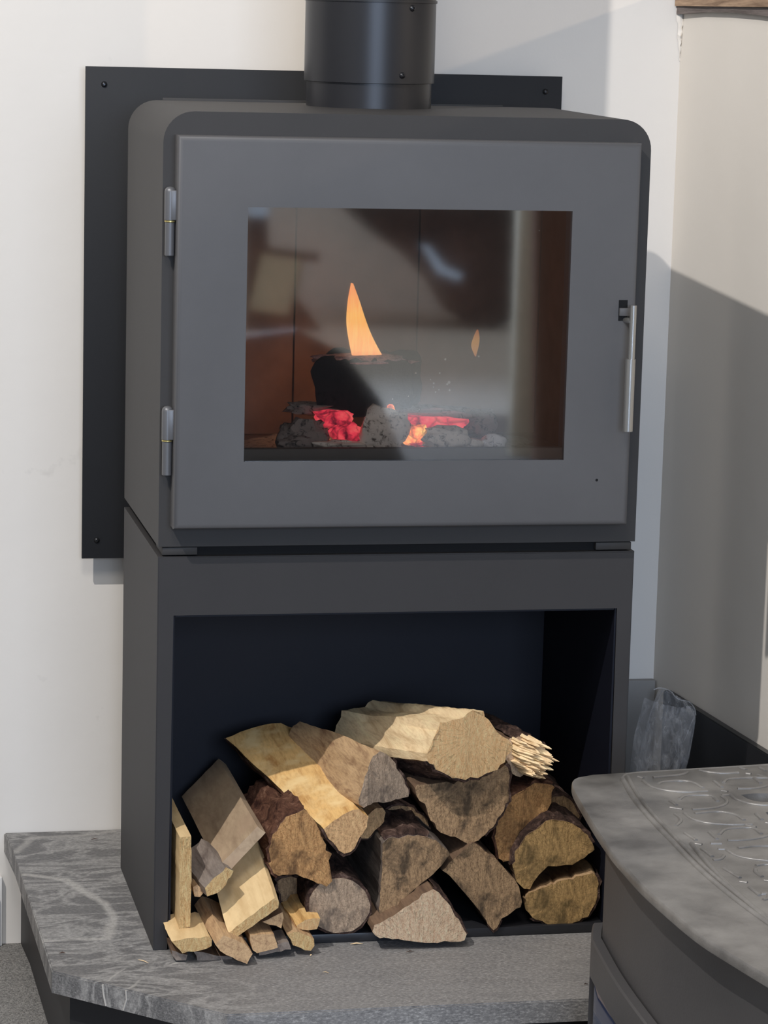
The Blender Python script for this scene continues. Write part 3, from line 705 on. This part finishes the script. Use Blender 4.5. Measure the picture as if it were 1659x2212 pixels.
# --- logs, left to right
fw('split_log', 'gnarled orange brown log end with a hooked lower corner',
   c1((735, 960), (800, 862), (870, 820), (930, 800), (985, 832), (1022, 920), (1075, 1000), (1080, 1068), (1114, 1088), (1100, 1180),
      (1110, 1280), (1082, 1294), (1000, 1258), (930, 1224), (850, 1212), (780, 1230), (725, 1180), (715, 1060)), -.012, [e_tanst, s_drk, m_barkr],
   vec=V((600, 1800), (566, 1757), -.012, .09, 1.9), bark=(15, 16, 17, 0, 1, 2), jitter=.0009, pith=c1((900, 1040))[0], taper=.95)
fw('split_log', 'large yellow split pine log sloping down through the middle left',
   c1((1058, 920), (1130, 868), (1215, 808), (1285, 798), (1356, 836), (1350, 880), (1300, 980), (1240, 1080), (1190, 1082), (1120, 1010)), -.022, [e_tan, s_yel, m_bark],
   vec=V(c1((1215, 930))[0], c1((670, 345))[0], -.022, .26), bark=(6, 7, 8, 9), jitter=.0005, tilt=(.0, .35), taper=(1.7, .8))
fw('split_log', 'tan wedge log with a rough triangular end right of the yellow pine log',
   c1((1375, 455), (1450, 418), (1512, 475), (1565, 580), (1612, 690), (1600, 726), (1390, 750), (1312, 790), (1290, 735)), .005, [e_grey, s_tan, m_bark],
   vec=V(c1((1380, 450))[0], c1((870, 258))[0], .005, .24), bark=(2, 3), jitter=.0006, tilt=(.5, 0))
fw('round_log', 'round grey log with a reddish pith at the bottom left of centre',
   [(733+67*math.cos(a_)*(1+.02*math.sin(3*a_)), 1956+61*math.sin(a_)) for a_ in [2*PI*i/22 for i in range(22)]], -.006, [e_grey, s_drk, m_bark], .30,
   bark=tuple(range(22)), pith=(716, 1955), jitter=.0003, taper=.95)
fw('split_log', 'small tan log end peeping out behind the yellow pine log',
   c1((1290, 920), (1370, 800), (1445, 768), (1462, 850), (1400, 930), (1310, 1000)), .035, [e_tan, s_tan, m_bark], .25, bark=(4, 5))
fw('split_log', 'biggest pale half log lying across the top of the heap',
   c2((665, 290), (720, 240), (800, 225), (880, 180), (915, 192), (960, 282), (1020, 332), (1082, 372), (1072, 420), (1030, 470), (960, 522), (880, 556),
      (820, 563), (750, 550), (690, 516), (600, 460), (622, 395)), -.020, [e_pale, s_pale, m_bark],
   vec=V(c2((620, 400))[0], c2((95, 325))[0], -.02, .26), bark=(10, 11, 12, 13, 14), jitter=.0008, pith=c2((860, 330))[0], tilt=(.25, 0))
fw('split_log', 'splintered log end behind the right tip of the top half log',
   c2((1040, 345), (1130, 318), (1200, 345), (1250, 395), (1262, 440), (1230, 510), (1110, 552), (1045, 500)), .035, [e_pink, s_drk, m_bark],
   vec=V(c2((1130, 318))[0], c2((960, 240))[0], .035, .16, 1.5), bark=(0, 1, 2), jitter=.0012)
sl = LOGS[-1]; bm = bmesh.new(); random.seed(5)
for i in range(70):
    t = i/69; y_ = 345+t*190; x_ = 1130+random.uniform(-30, 70); ln_ = random.uniform(60, 135)*(1-abs(t-.42)*.9)
    Yb = .026-random.uniform(0, .012)
    p = Vector(atY(*c2((x_, y_))[0], Yb)); q = Vector(atY(*c2((x_+ln_, y_+ln_*.36+random.uniform(-5, 5)))[0], Yb-.012)); w_ = random.uniform(.0018, .0034)
    tube(bm, [p+Vector((-.004, .02, 0)), p, p.lerp(q, .8), q], [w_, w_, w_*.7, w_*.15], 4)
o = from_bm('splinters', bm, s_pale, None, 40); o.parent = sl; o.matrix_parent_inverse = Matrix.Translation(-sl.location); o['kind'] = 'stuff'
fw('split_log', 'dark half round log end hanging under the top half log',
   c2((530, 605), (620, 590), (720, 582), (860, 570), (960, 530), (1035, 482), (1058, 560), (1056, 650), (1012, 760), (930, 860), (832, 915),
      (760, 880), (690, 852), (640, 805), (615, 750), (600, 700), (545, 652)), .006, [e_dark, s_drk, m_bark], .3, bark=(5, 6, 7, 8), jitter=.0007, pith=c2((850, 560))[0], tilt=(.0, .1))
fw('split_log', 'orange leaf shaped log end with dark red bark right of centre',
   c2((985, 800), (1010, 740), (1070, 660), (1180, 592), (1290, 578), (1310, 606), (1282, 650), (1272, 720), (1200, 820), (1110, 920), (1030, 1020), (1000, 988), (985, 900)), .030, [e_tanst, s_drk, m_barkr],
   .28, bark=(11, 12, 0, 1, 2, 3), jitter=.0008, tilt=(.3, 0))
fw('split_log', 'dark grey wedge log standing on its point at the centre of the heap',
   c2((375, 888), (480, 872), (608, 868), (680, 915), (748, 966), (640, 1070), (510, 1190), (385, 1312), (345, 1292), (360, 1150)), -.010, [e_dark, s_grey, m_bark],
   .30, bark=(0, 1), jitter=.0005, pith=c2((520, 880))[0])
fw('split_log', 'pinkish triangular log end lowest at the centre overhanging the slab',
   c2((640, 1152), (700, 1200), (762, 1300), (820, 1400), (822, 1445), (640, 1446), (480, 1436), (350, 1420), (310, 1388), (325, 1350), (430, 1308), (540, 1230)), -.040, [e_pink, s_drk, m_bark],
   .30, bark=(0, 1, 2), jitter=.0006, pith=c2((560, 1500))[0])
fw('split_log', 'narrow curved slab log leaning right of the central wedge',
   c2((690, 1052), (780, 980), (862, 905), (980, 990), (1080, 1100), (1136, 1230), (1100, 1270), (1012, 1320), (972, 1392), (940, 1340), (880, 1262), (830, 1180), (760, 1108)), -.004, [e_dark, s_drk, m_bark],
   .30, bark=(7, 8), jitter=.0006)
fw('split_log', 'half moon log end with a notched underside at the right',
   c2((1085, 950), (1170, 850), (1260, 786), (1350, 778), (1440, 830), (1510, 900), (1532, 946), (1440, 1000), (1340, 1046), (1300, 1022), (1270, 1035), (1210, 1080), (1160, 1166), (1102, 1112), (1080, 1030)), .012, [e_olive, s_drk, m_bark],
   .29, bark=(14, 0, 1, 2, 3, 4), jitter=.0007, pith=c2((1290, 960))[0])
fw('split_log', 'flat topped half round log end at the bottom right corner',
   c2((1140, 1192), (1230, 1152), (1400, 1100), (1530, 1070), (1542, 1150), (1530, 1240), (1480, 1310), (1380, 1355), (1280, 1352), (1180, 1312), (1138, 1270)), .006, [e_olive, s_tan, m_bark],
   vec=V(c2((1530, 1070))[0], c2((1490, 985))[0], .006, .11, 2.2), bark=(3, 4, 5, 6, 7, 8), jitter=.0006, pith=c2((1370, 1200))[0])
fw('split_log', 'dark barked log in shade behind the gnarled log',
   c1((770, 1245), (860, 1225), (960, 1275), (965, 1370), (880, 1420), (790, 1380)), .07, [e_dark, s_drk, m_bark], .24, bark=(0, 1, 2, 3, 4, 5))
fw('split_log', 'dark log in shade behind the left shoulder of the central wedge',
   c2((395, 720), (480, 700), (600, 760), (620, 850), (520, 900), (400, 830)), .10, [e_dark, s_drk, m_bark], .22, bark=(0, 1, 2, 3, 4, 5))
fw('split_log', 'dark log in shade behind the half moon log',
   c2((1290, 650), (1380, 660), (1440, 760), (1400, 850), (1300, 830), (1250, 740)), .10, [e_dark, s_drk, m_bark], .22, bark=(0, 1, 2, 3, 4, 5))
# chips of wood on the slab
def chip(label, px, ang, l, w, mat):
    p = atZ(*px, 0); bm = bmesh.new(); dx, dy = math.cos(ang)*l/2, math.sin(ang)*l/2
    tube(bm, [(p[0]-dx, p[1]-dy, .0014), (p[0], p[1]+.0006, .0022), (p[0]+dx, p[1]+dy, .0012)], [w*.4, w, w*.2], 5, .5)
    return tag(from_bm('wood_chip', bm, mat, None, 40), label, 'wood chip', 'wood chips on the slate slab')
chip('thin straight pale sliver on the slab left of the stove', (310, 2079), -.9, .018, .0009, s_pale)
chip('curved tan shaving on the slab in front of the round log', (770, 2041), .05, .016, .0016, s_pale)
chip('dark crumb of bark below the triangular log end', (886, 2058), .3, .012, .0012, m_bark)
chip('small dark crumb at the right front of the slab', (1266, 2128), .2, .006, .0013, m_bark)
chip('tiny white fleck near the front edge of the slab', (672, 2066), .7, .004, .0010, s_pale)
chip('black crumb on the slab near the back left edge', (205, 1815), .1, .010, .0013, m_bark)
chip('dark crumb on the slab left of the stove foot', (135, 2061), .1, .008, .0014, m_bark)
chip('small pale curl on the slab below the sticks', (704, 2103), -.6, .008, .0007, s_pale)

# ------------------------------------------------------------------ clear plastic bag
k = NT('clear_plastic_film'); k.t.nodes.remove(k.b)
tr = k.n('ShaderNodeBsdfTransparent'); tr.inputs[0].default_value = (.93, .93, .94, 1)
pr = k.n('ShaderNodeBsdfPrincipled'); pr.inputs['Base Color'].default_value = (.82, .82, .83, 1); pr.inputs['Roughness'].default_value = .18; pr.inputs['Specular IOR Level'].default_value = .9
mx = k.n('ShaderNodeMixShader'); n = k.noise(k.coord(scale=(1, 1, .5)), 60, 6, .7, 1.5)
lw = k.n('ShaderNodeLayerWeight'); lw.inputs[0].default_value = .3
f_ = k.math('ADD', k.math('MULTIPLY', k.ramp(n, [(.45, (.25, .25, .25, 1)), (.72, (.9, .9, .9, 1))]), .42), k.math('MULTIPLY', lw.outputs['Facing'], .45), clamp=True)
k.l(f_, mx.inputs[0]); k.l(tr.outputs[0], mx.inputs[1]); k.l(pr.outputs[0], mx.inputs[2]); k.l(mx.outputs[0], k.out.inputs[0])
bp = k.n('ShaderNodeBump'); k.l(n, bp.inputs['Height']); bp.inputs['Strength'].default_value = .9; bp.inputs['Distance'].default_value = .006; k.l(bp.outputs[0], pr.inputs['Normal']); m_film2 = k.m
bagt = thing('clear_plastic_bag', (.72, .3, .001), 'crumpled clear plastic bag standing on the slab right of the log store', 'bag')
def bag_sheet(name, pxl, pxr, Y, bulge, seed):
    bm = bmesh.new(); nu, nv = 26, 34; grid = []
    Lp = smooth_line(pxl, 12); Rp = smooth_line(pxr, 12)
    for j in range(nv+1):
        t = j/nv; a_ = Lp[int(t*(len(Lp)-1))]; b_ = Rp[int(t*(len(Rp)-1))]; row = []
        for i in range(nu+1):
            s_ = i/nu; q = a_*(1-s_)+b_*s_; p = Vector(atY(q[0], q[1], Y)); p.z = max(p.z, .002)
            w = math.sin(PI*s_); cr = noise.noise(Vector((s_*5+seed, t*4, seed)))*.014+abs(noise.noise(Vector((s_*9, t*3+seed, 2))))*.012
            p.y += bulge*w+cr*(1 if 0 < i < nu else .2); row.append(bm.verts.new(p))
        grid.append(row)
    for a_, b_ in zip(grid, grid[1:]):
        for i in range(nu): bm.faces.new([a_[i], a_[i+1], b_[i+1], b_[i]])
    return from_bm(name, bm, m_film2, bagt, 80)
bag_sheet('front_film', [(1392, 1507), (1378, 1560), (1366, 1620), (1352, 1760), (1352, 1900)], [(1497, 1527), (1503, 1545), (1494, 1610), (1480, 1665), (1440, 1890)], .29, -.03, 1)
bag_sheet('back_film', [(1424, 1486), (1405, 1540), (1380, 1640), (1360, 1760), (1355, 1890)], [(1490, 1520), (1501, 1548), (1492, 1620), (1478, 1680), (1436, 1880)], .33, .02, 5)
bm = bmesh.new(); tube(bm, [atY(x, y, .292) for x, y in smooth_line([(1412, 1490), (1424, 1486), (1440, 1489), (1452, 1496), (1458, 1505), (1470, 1512), (1488, 1516), (1500, 1530), (1503, 1545)], 4)], .0008, 5)
tube(bm, [atY(x, y, .288) for x, y in [(1500, 1546), (1478, 1600), (1448, 1655), (1430, 1690)]], .0006, 5)
from_bm('bag_seam', bm, m_film2, bagt, 60)

# ------------------------------------------------------------------ cast iron stove in the right foreground
k = NT('lit_cast_iron'); v = k.coord(); n1 = k.noise(v, 14, 5, .6); n2 = k.noise(v, 500, 3, .6)
k.base(k.ramp(n1, [(.3, lin((98, 95, 92))), (.7, lin((146, 142, 137)))]), k.ramp(n1, [(.3, (.30, .30, .30, 1)), (.7, (.44, .44, .44, 1))]), .35, .5)  # paler than the body iron: brightness of the lit top is in the colour
b = k.bump(n2, .25, .0008); k.bump(k.noise(v, 60, 3), .15, .001, b); m_iron = k.m
m_irond = paint('cast_iron_body', (84, 82, 82), .45, .5, .3, grain=400, bump=.2)
ZT = .300
fg = thing('cast_iron_stove', (.66, -.74, ZF), 'grey cast iron stove with a bowed patterned top in the right foreground', 'stove')
bow = [Vector(atZ(x, y, ZT)) for x, y in smooth_line([(1249, 1679.5), (1239, 1686), (1238, 1700), (1256, 1734), (1300, 1805), (1350, 1868), (1400, 1922), (1500, 2008), (1580, 2060), (1659, 2108)], 5)]
far = [(.462, -.3315), (.62, -.312), (.80, -.290)]
near = [(.452, -1.10), (.50, -1.165), (.86, -1.12)]
outline = [Vector((x, y, ZT)) for x, y in far[::-1]]+bow+[Vector((x, y, ZT)) for x, y in near]
def c5(*p): return [(1220+x/3.779, 1640+y/3.779) for x, y in p]
hole1 = [Vector(atZ(x, y, ZT)) for x, y in smooth_line(c5((1438, 290), (1500, 325), (1600, 348), (1740, 345), (1800, 320), (1730, 288), (1580, 278), (1438, 290)), 5)[:-1]]
hole2 = [Vector(atZ(x, y, ZT)) for x, y in smooth_line(c5((1640, 435), (1680, 470), (1780, 500), (1900, 480), (1850, 430), (1720, 415), (1640, 435)), 5)[:-1]]
bm = bmesh.new(); loops = []; tk = .011
es = []
for lp in (outline, hole1, hole2):
    vs = [bm.verts.new(p) for p in lp]; loops.append(vs); es += [bm.edges.new((vs[i], vs[(i+1) % len(vs)])) for i in range(len(vs))]
bmesh.ops.triangle_fill(bm, edges=es, use_beauty=True)
cen = sum(outline, Vector())/len(outline)
def shrink(lp, d_, z): return [Vector((p.x+(cen.x-p.x)/(cen-p).length*d_, p.y+(cen.y-p.y)/(cen-p).length*d_, z)) for p in lp]
prevv = loops[0]
for d_, z in ((-.0022, ZT-.0014), (-.003, ZT-.004), (-.003, ZT-tk+.002), (-.001, ZT-tk)):
    r2 = [bm.verts.new(p) for p in shrink(outline, d_, z)]; skin(bm, prevv, r2); prevv = r2
bm.faces.new(prevv[::-1])
for h_ in loops[1:]:
    r2 = [bm.verts.new(Vector((v_.co.x, v_.co.y, ZT-tk+.001))) for v_ in h_]; skin(bm, h_, r2)
from_bm('top_plate', bm, m_iron, fg, 40)
# raised patterned panel
def zpts(pp, z=ZT): return [Vector(atZ(x, y, z)) for x, y in smooth_line(c5(*pp), 5)]
bm = bmesh.new()
edge_l = [(470, 160), (560, 320), (700, 490), (900, 700), (1100, 900), (1300, 1072), (1500, 1228), (1700, 1370)]
tube(bm, zpts(edge_l), .0030, 8, 1.)
tube(bm, zpts([(x+42, y-16) for x, y in edge_l]), .0026, 8, 1.)
tube(bm, zpts([(470, 158), (490, 125), (600, 108), (900, 90), (1300, 66), (1700, 44)]), .0016, 8, .6)
far_end = zpts(edge_l)[-1]
def mir(pp): return [Vector((p.x+.012, -1.475-p.y, p.z)) for p in pp]
tube(bm, mir(zpts(edge_l))[:-4], .0030, 8, 1.); tube(bm, mir(zpts([(470, 158), (490, 125), (600, 108), (900, 90), (1300, 66), (1700, 44)])), .0016, 8, .6)
from_bm('border_moulding', bm, m_iron, fg, 60)
strokes = [[(640, 178), (700, 222), (790, 250), (900, 265), (1030, 268), (1165, 262)], [(760, 205), (800, 188), (930, 177), (1040, 190), (1130, 238)],
 [(720, 150), (860, 138), (960, 126), (1000, 108)], [(935, 330), (975, 303), (1060, 294), (1190, 300), (1250, 345)], [(1040, 412), (1200, 402), (1300, 375), (1322, 340), (1280, 305)],
 [(975, 442), (1040, 490), (1150, 520), (1270, 530), (1400, 535), (1530, 532)], [(1060, 445), (1160, 434), (1270, 430), (1390, 455), (1465, 500)],
 [(1260, 618), (1300, 580), (1380, 565), (1530, 562), (1605, 612)], [(1330, 665), (1500, 658), (1640, 632), (1700, 590)], [(1305, 727), (1380, 780), (1480, 808), (1620, 826), (1760, 830)],
 [(1415, 728), (1540, 712), (1720, 712), (1800, 760)], [(1345, 288), (1400, 330), (1500, 362), (1620, 376), (1760, 372)], [(1100, 92), (1180, 108), (1290, 116), (1420, 112)],
 [(1295, 195), (1330, 165), (1460, 155), (1600, 152), (1720, 160)], [(1410, 242), (1560, 238), (1660, 215), (1720, 180)], [(1580, 130), (1660, 155), (1760, 165)],
 [(1220, 182), (1285, 232)], [(1180, 598), (1245, 655)], [(1540, 152), (1600, 198)], [(1560, 448), (1612, 496)], [(1430, 70), (1480, 88)], [(1590, 70), (1640, 100)],
 [(860, 343), (912, 378)], [(900, 450), (940, 480), (945, 510), (905, 545)], [(980, 603), (1072, 665)], [(1120, 733), (1205, 798)], [(1210, 825), (1270, 818), (1298, 790)],
 [(1300, 893), (1432, 972)], [(1508, 1046), (1592, 1115)], [(1555, 900), (1560, 925), (1612, 962)], [(1640, 1090), (1720, 1150)], [(1560, 870), (1640, 860), (1750, 880)],
 [(1620, 1150), (1680, 1140), (1740, 1160)], [(1480, 540), (1560, 560)], [(860, 395), (920, 405), (960, 412)], [(1190, 690), (1280, 690)], [(1060, 690), (1120, 700)], [(1430, 1000), (1490, 1010)],
 [(600, 145), (640, 158)], [(1280, 258), (1330, 268)], [(1480, 118), (1520, 124)], [(1630, 990), (1690, 1000)], [(1250, 735), (1310, 735)], [(1640, 520), (1700, 530)], [(1280, 300), (1350, 292)]]
bm = bmesh.new()
for s_ in strokes:
    P_ = zpts(s_, ZT); tube(bm, P_, .0023, 8, .8)
    if min(p.y for p in P_) > -.70: tube(bm, mir(P_), .0023, 8, .8)
rp = from_bm('raised_scroll_pattern', bm, m_iron, fg, 60)
# body with a bowed front
def inset_outline(d_, z):
    return [Vector((p.x+(cen.x-p.x)/(cen-p).length*d_, p.y+(cen.y-p.y)/(cen-p).length*d_, z)) for p in outline]
bl = [Vector((p.x+.0245, p.y+(-.018 if i < 12 else 0), 0)) for i, p in enumerate(bow)]
x_c = atY(1311, 1900, -.392)[0]
bl = [Vector((x_c, -.392, 0))]+[Vector((p.x+.030, p.y, 0)) for p in bow if p.y < -.43]+[Vector((.48, -1.10, 0))]
bodyo = [Vector((.775, -.345, 0)), Vector((x_c+.03, -.378, 0))]+bl+[Vector((.53, -1.13, 0)), Vector((.82, -1.08, 0))]
def loft(bm, base_o, levels):
    prev = None
    for d_, z in levels:
        row = [bm.verts.new((p.x+d_, p.y, z)) for p in base_o]
        if prev: skin(bm, prev, row)
        else: bm.faces.new(row[::-1])
        prev = row
    bm.faces.new(prev)
zd = atX(1342, 2012, x_c)[2]
bm = bmesh.new(); loft(bm, bodyo, [(0, ZF+.07), (0, zd-.004), (0, zd+.004), (0, ZT-.028), (-.004, ZT-.020), (-.010, ZT-tk-.0005)])
from_bm('stove_body', bm, m_irond, fg, 30)
for x, y in ((x_c+.03, -.42), (.50, -1.08), (.74, -.39), (.78, -1.03)):
    bm = bmesh.new(); lathe(bm, [(.012, ZF+.0005), (.017, ZF+.004), (.012, ZF+.02), (.016, ZF+.05), (.022, ZF+.071)], (x, y), 16); from_bm('leg', bm, m_irond, fg, 40)
# bowed door with glazed opening, proud of the body
fr = [Vector((p.x-.004, p.y, 0)) for p in bl]
dpts = [p for p in fr if p.y > -1.06]
ys = [-.398-(.60)*i/22 for i in range(23)]
def bx(y):
    for p, q in zip(fr, fr[1:]):
        if q.y <= y <= p.y: t = (y-p.y)/(q.y-p.y+1e-9); return p.x+(q.x-p.x)*t
    return fr[-1].x
def band(bm, i0, i1, z0, z1, off=-.010, th=.012):
    rows = []
    for i in range(i0, i1+1):
        x = bx(ys[i]); rows.append([bm.verts.new((x+off, ys[i], z0+.002)), bm.verts.new((x+off, ys[i], z1-.002)), bm.verts.new((x+off+.002, ys[i], z1)), bm.verts.new((x+off+th, ys[i], z1)), bm.verts.new((x+off+th, ys[i], z0)), bm.verts.new((x+off+.002, ys[i], z0))])
    for a_, b_ in zip(rows, rows[1:]):
        for k_ in range(6): bm.faces.new([a_[k_], a_[(k_+1) % 6], b_[(k_+1) % 6], b_[k_]])
    bm.faces.new(rows[0]); bm.faces.new(rows[-1][::-1])
dz_t = zd-.008
bm = bmesh.new(); band(bm, 0, 22, dz_t-.045, dz_t); band(bm, 0, 22, ZF+.085, ZF+.125); band(bm, 0, 1, ZF+.124, dz_t-.044); band(bm, 21, 22, ZF+.124, dz_t-.044)
dr = from_bm('stove_door', bm, m_irond, fg, 35)
bm = bmesh.new(); band(bm, 1, 21, ZF+.122, dz_t-.043, -.004, .003)
k = NT('dark_blue_glass'); k.base(lin((34, 46, 74)), .08, 0, .8); m_dg = k.m
o = from_bm('door_glass', bm, m_dg, None, 60); o.parent = dr
p = atX(1340, 2206, x_c-.014); bm = bmesh.new(); bmesh.ops.create_uvsphere(bm, u_segments=16, v_segments=10, radius=.006, matrix=Matrix.Translation((x_c-.012, p[1], p[2])))
o = from_bm('door_stud', bm, m_steel, None, 60); o.parent = dr

# ------------------------------------------------------------------ showroom behind the camera (seen mirrored in the stove glass)
def mirr(x, y, Y):
    """where the ray through pixel (x, y), mirrored by the door glass, meets the plane y = Y"""
    g = atY(x, y, -.0245); d_ = ray(x, y).copy(); d_[1] *= -1; t = (Y-g[1])/d_[1]; return g+d_*t
m_dark = paint('display_black', (26, 27, 30), .4, .5); m_post = paint('post_cream', (214, 206, 184), .8, .2)
m_backdrop = paint('backdrop_brown', (112, 84, 70), .9, .1)
m_tan = paint('display_cream', (204, 194, 166), .8, .2)
m_blue = NT('window_highlight_glow'); m_blue.base((0, 0, 0, 1), .4); m_blue.b.inputs['Emission Color'].default_value = (.55, .75, 1, 1); m_blue.b.inputs['Emission Strength'].default_value = .6; m_blue = m_blue.m
def mbox(name, a_, b_, Y, dep, mat, label, cat, floor=False):
    p = mirr(*a_, Y); q = mirr(*b_, Y); z0 = ZF+.001 if floor else min(p[2], q[2])
    o = boxo(name, (min(p[0], q[0]), max(p[0], q[0]), Y-dep, Y, z0, max(p[2], q[2], z0+.02)), mat, bev=.004); return tag(o, label, cat)
def floorY(x, y):
    g = atY(x, y, -.0245); d_ = ray(x, y).copy(); d_[1] *= -1; t = (ZF-g[2])/d_[2]; return g[1]+d_[1]*t
def mprism(name, px, Y, dep, mat, label, cat, parent=None, legs=False):
    bm = bmesh.new(); P = [Vector(mirr(x, y, Y)) for x, y in px]; prism(bm, P, (0, -dep, 0))
    if legs:
        x0 = min(p.x for p in P)+.03; x1 = max(p.x for p in P)-.03; zl = min(p.z for p in P)+.01
        for x_ in (x0, x1): box(bm, x_-.02, x_+.02, Y-dep, Y-dep+.04, ZF, zl+.15)
    o = from_bm(name, bm, mat, parent)
    return tag(o, label, cat) if parent is None else o
m_mat = paint('reflector_sheet_pale', (188, 184, 174), .7, .3)
bm = bmesh.new(); box(bm, -.6, 4.3, -9.1, -5.9, ZF+.0005, ZF+.004); tag(from_bm('pale_reflector_sheet', bm, m_mat), 'pale sheet added on the floor behind the viewer to mirror as grey haze in the glass', 'reflector')  # unseen pale sheet added so the glass mirrors grey here
Y0 = floorY(1060, 715)
mprism('display_stove', [(750, 440), (1118, 440), (1117, 640), (1108, 690), (1060, 712), (1000, 690), (960, 620), (900, 560), (840, 520)], Y0, .4, m_dark,
       'black display stove behind the viewer mirrored at the upper right of the glass', 'stove')
mprism('blue_highlight', [(908, 527), (925, 530), (960, 575), (1000, 592), (990, 606), (945, 590)], Y0+.03, .01, m_blue, 'blue glowing strip added as a highlight within the dark mirrored shape at the upper right of the glass', 'window')  # added glowing strip stands in for a highlight on the dark stove
Y1 = floorY(600, 715)
mprism('cream_panel', [(566, 548), (652, 562), (622, 680), (538, 668)], Y1+.06, .02, m_tan, 'cream square panel mirrored at the left of the glass', 'panel')
mprism('panel_frame', [(530, 470), (578, 470), (580, 535), (690, 548), (688, 566), (655, 562), (640, 640), (700, 720), (530, 725)], Y1, .05, m_dark, 'dark frame holding the mirrored cream panel', 'frame')
mprism('display_cabinet', [(500, 728), (640, 712), (740, 760), (820, 860), (880, 1010), (500, 1010)], floorY(700, 1010), .03, m_dark, 'dark low cabinet mirrored at the lower left of the glass', 'cabinet')
mprism('dark_backdrop', [(1156, 425), (1250, 425), (1250, 1010), (1156, 1010)], floorY(1200, 1008), .05, m_backdrop, 'tall dark curtain added to darken the mirrored strip beside the pale post at the right of the glass', 'backdrop')  # unseen panel added to keep this strip of the reflection dark
mprism('small_blue_window', [(534, 440), (582, 440), (578, 466), (552, 474), (534, 462)], Y1-.3, .01, m_blue, 'small blue window mirrored in the top left corner of the glass', 'window')
mbox('display_post', (1122, 430), (1152, 980), floorY(1140, 985), .05, m_post, 'narrow cream post mirrored as the pale upright strip in the glass', 'post', True)
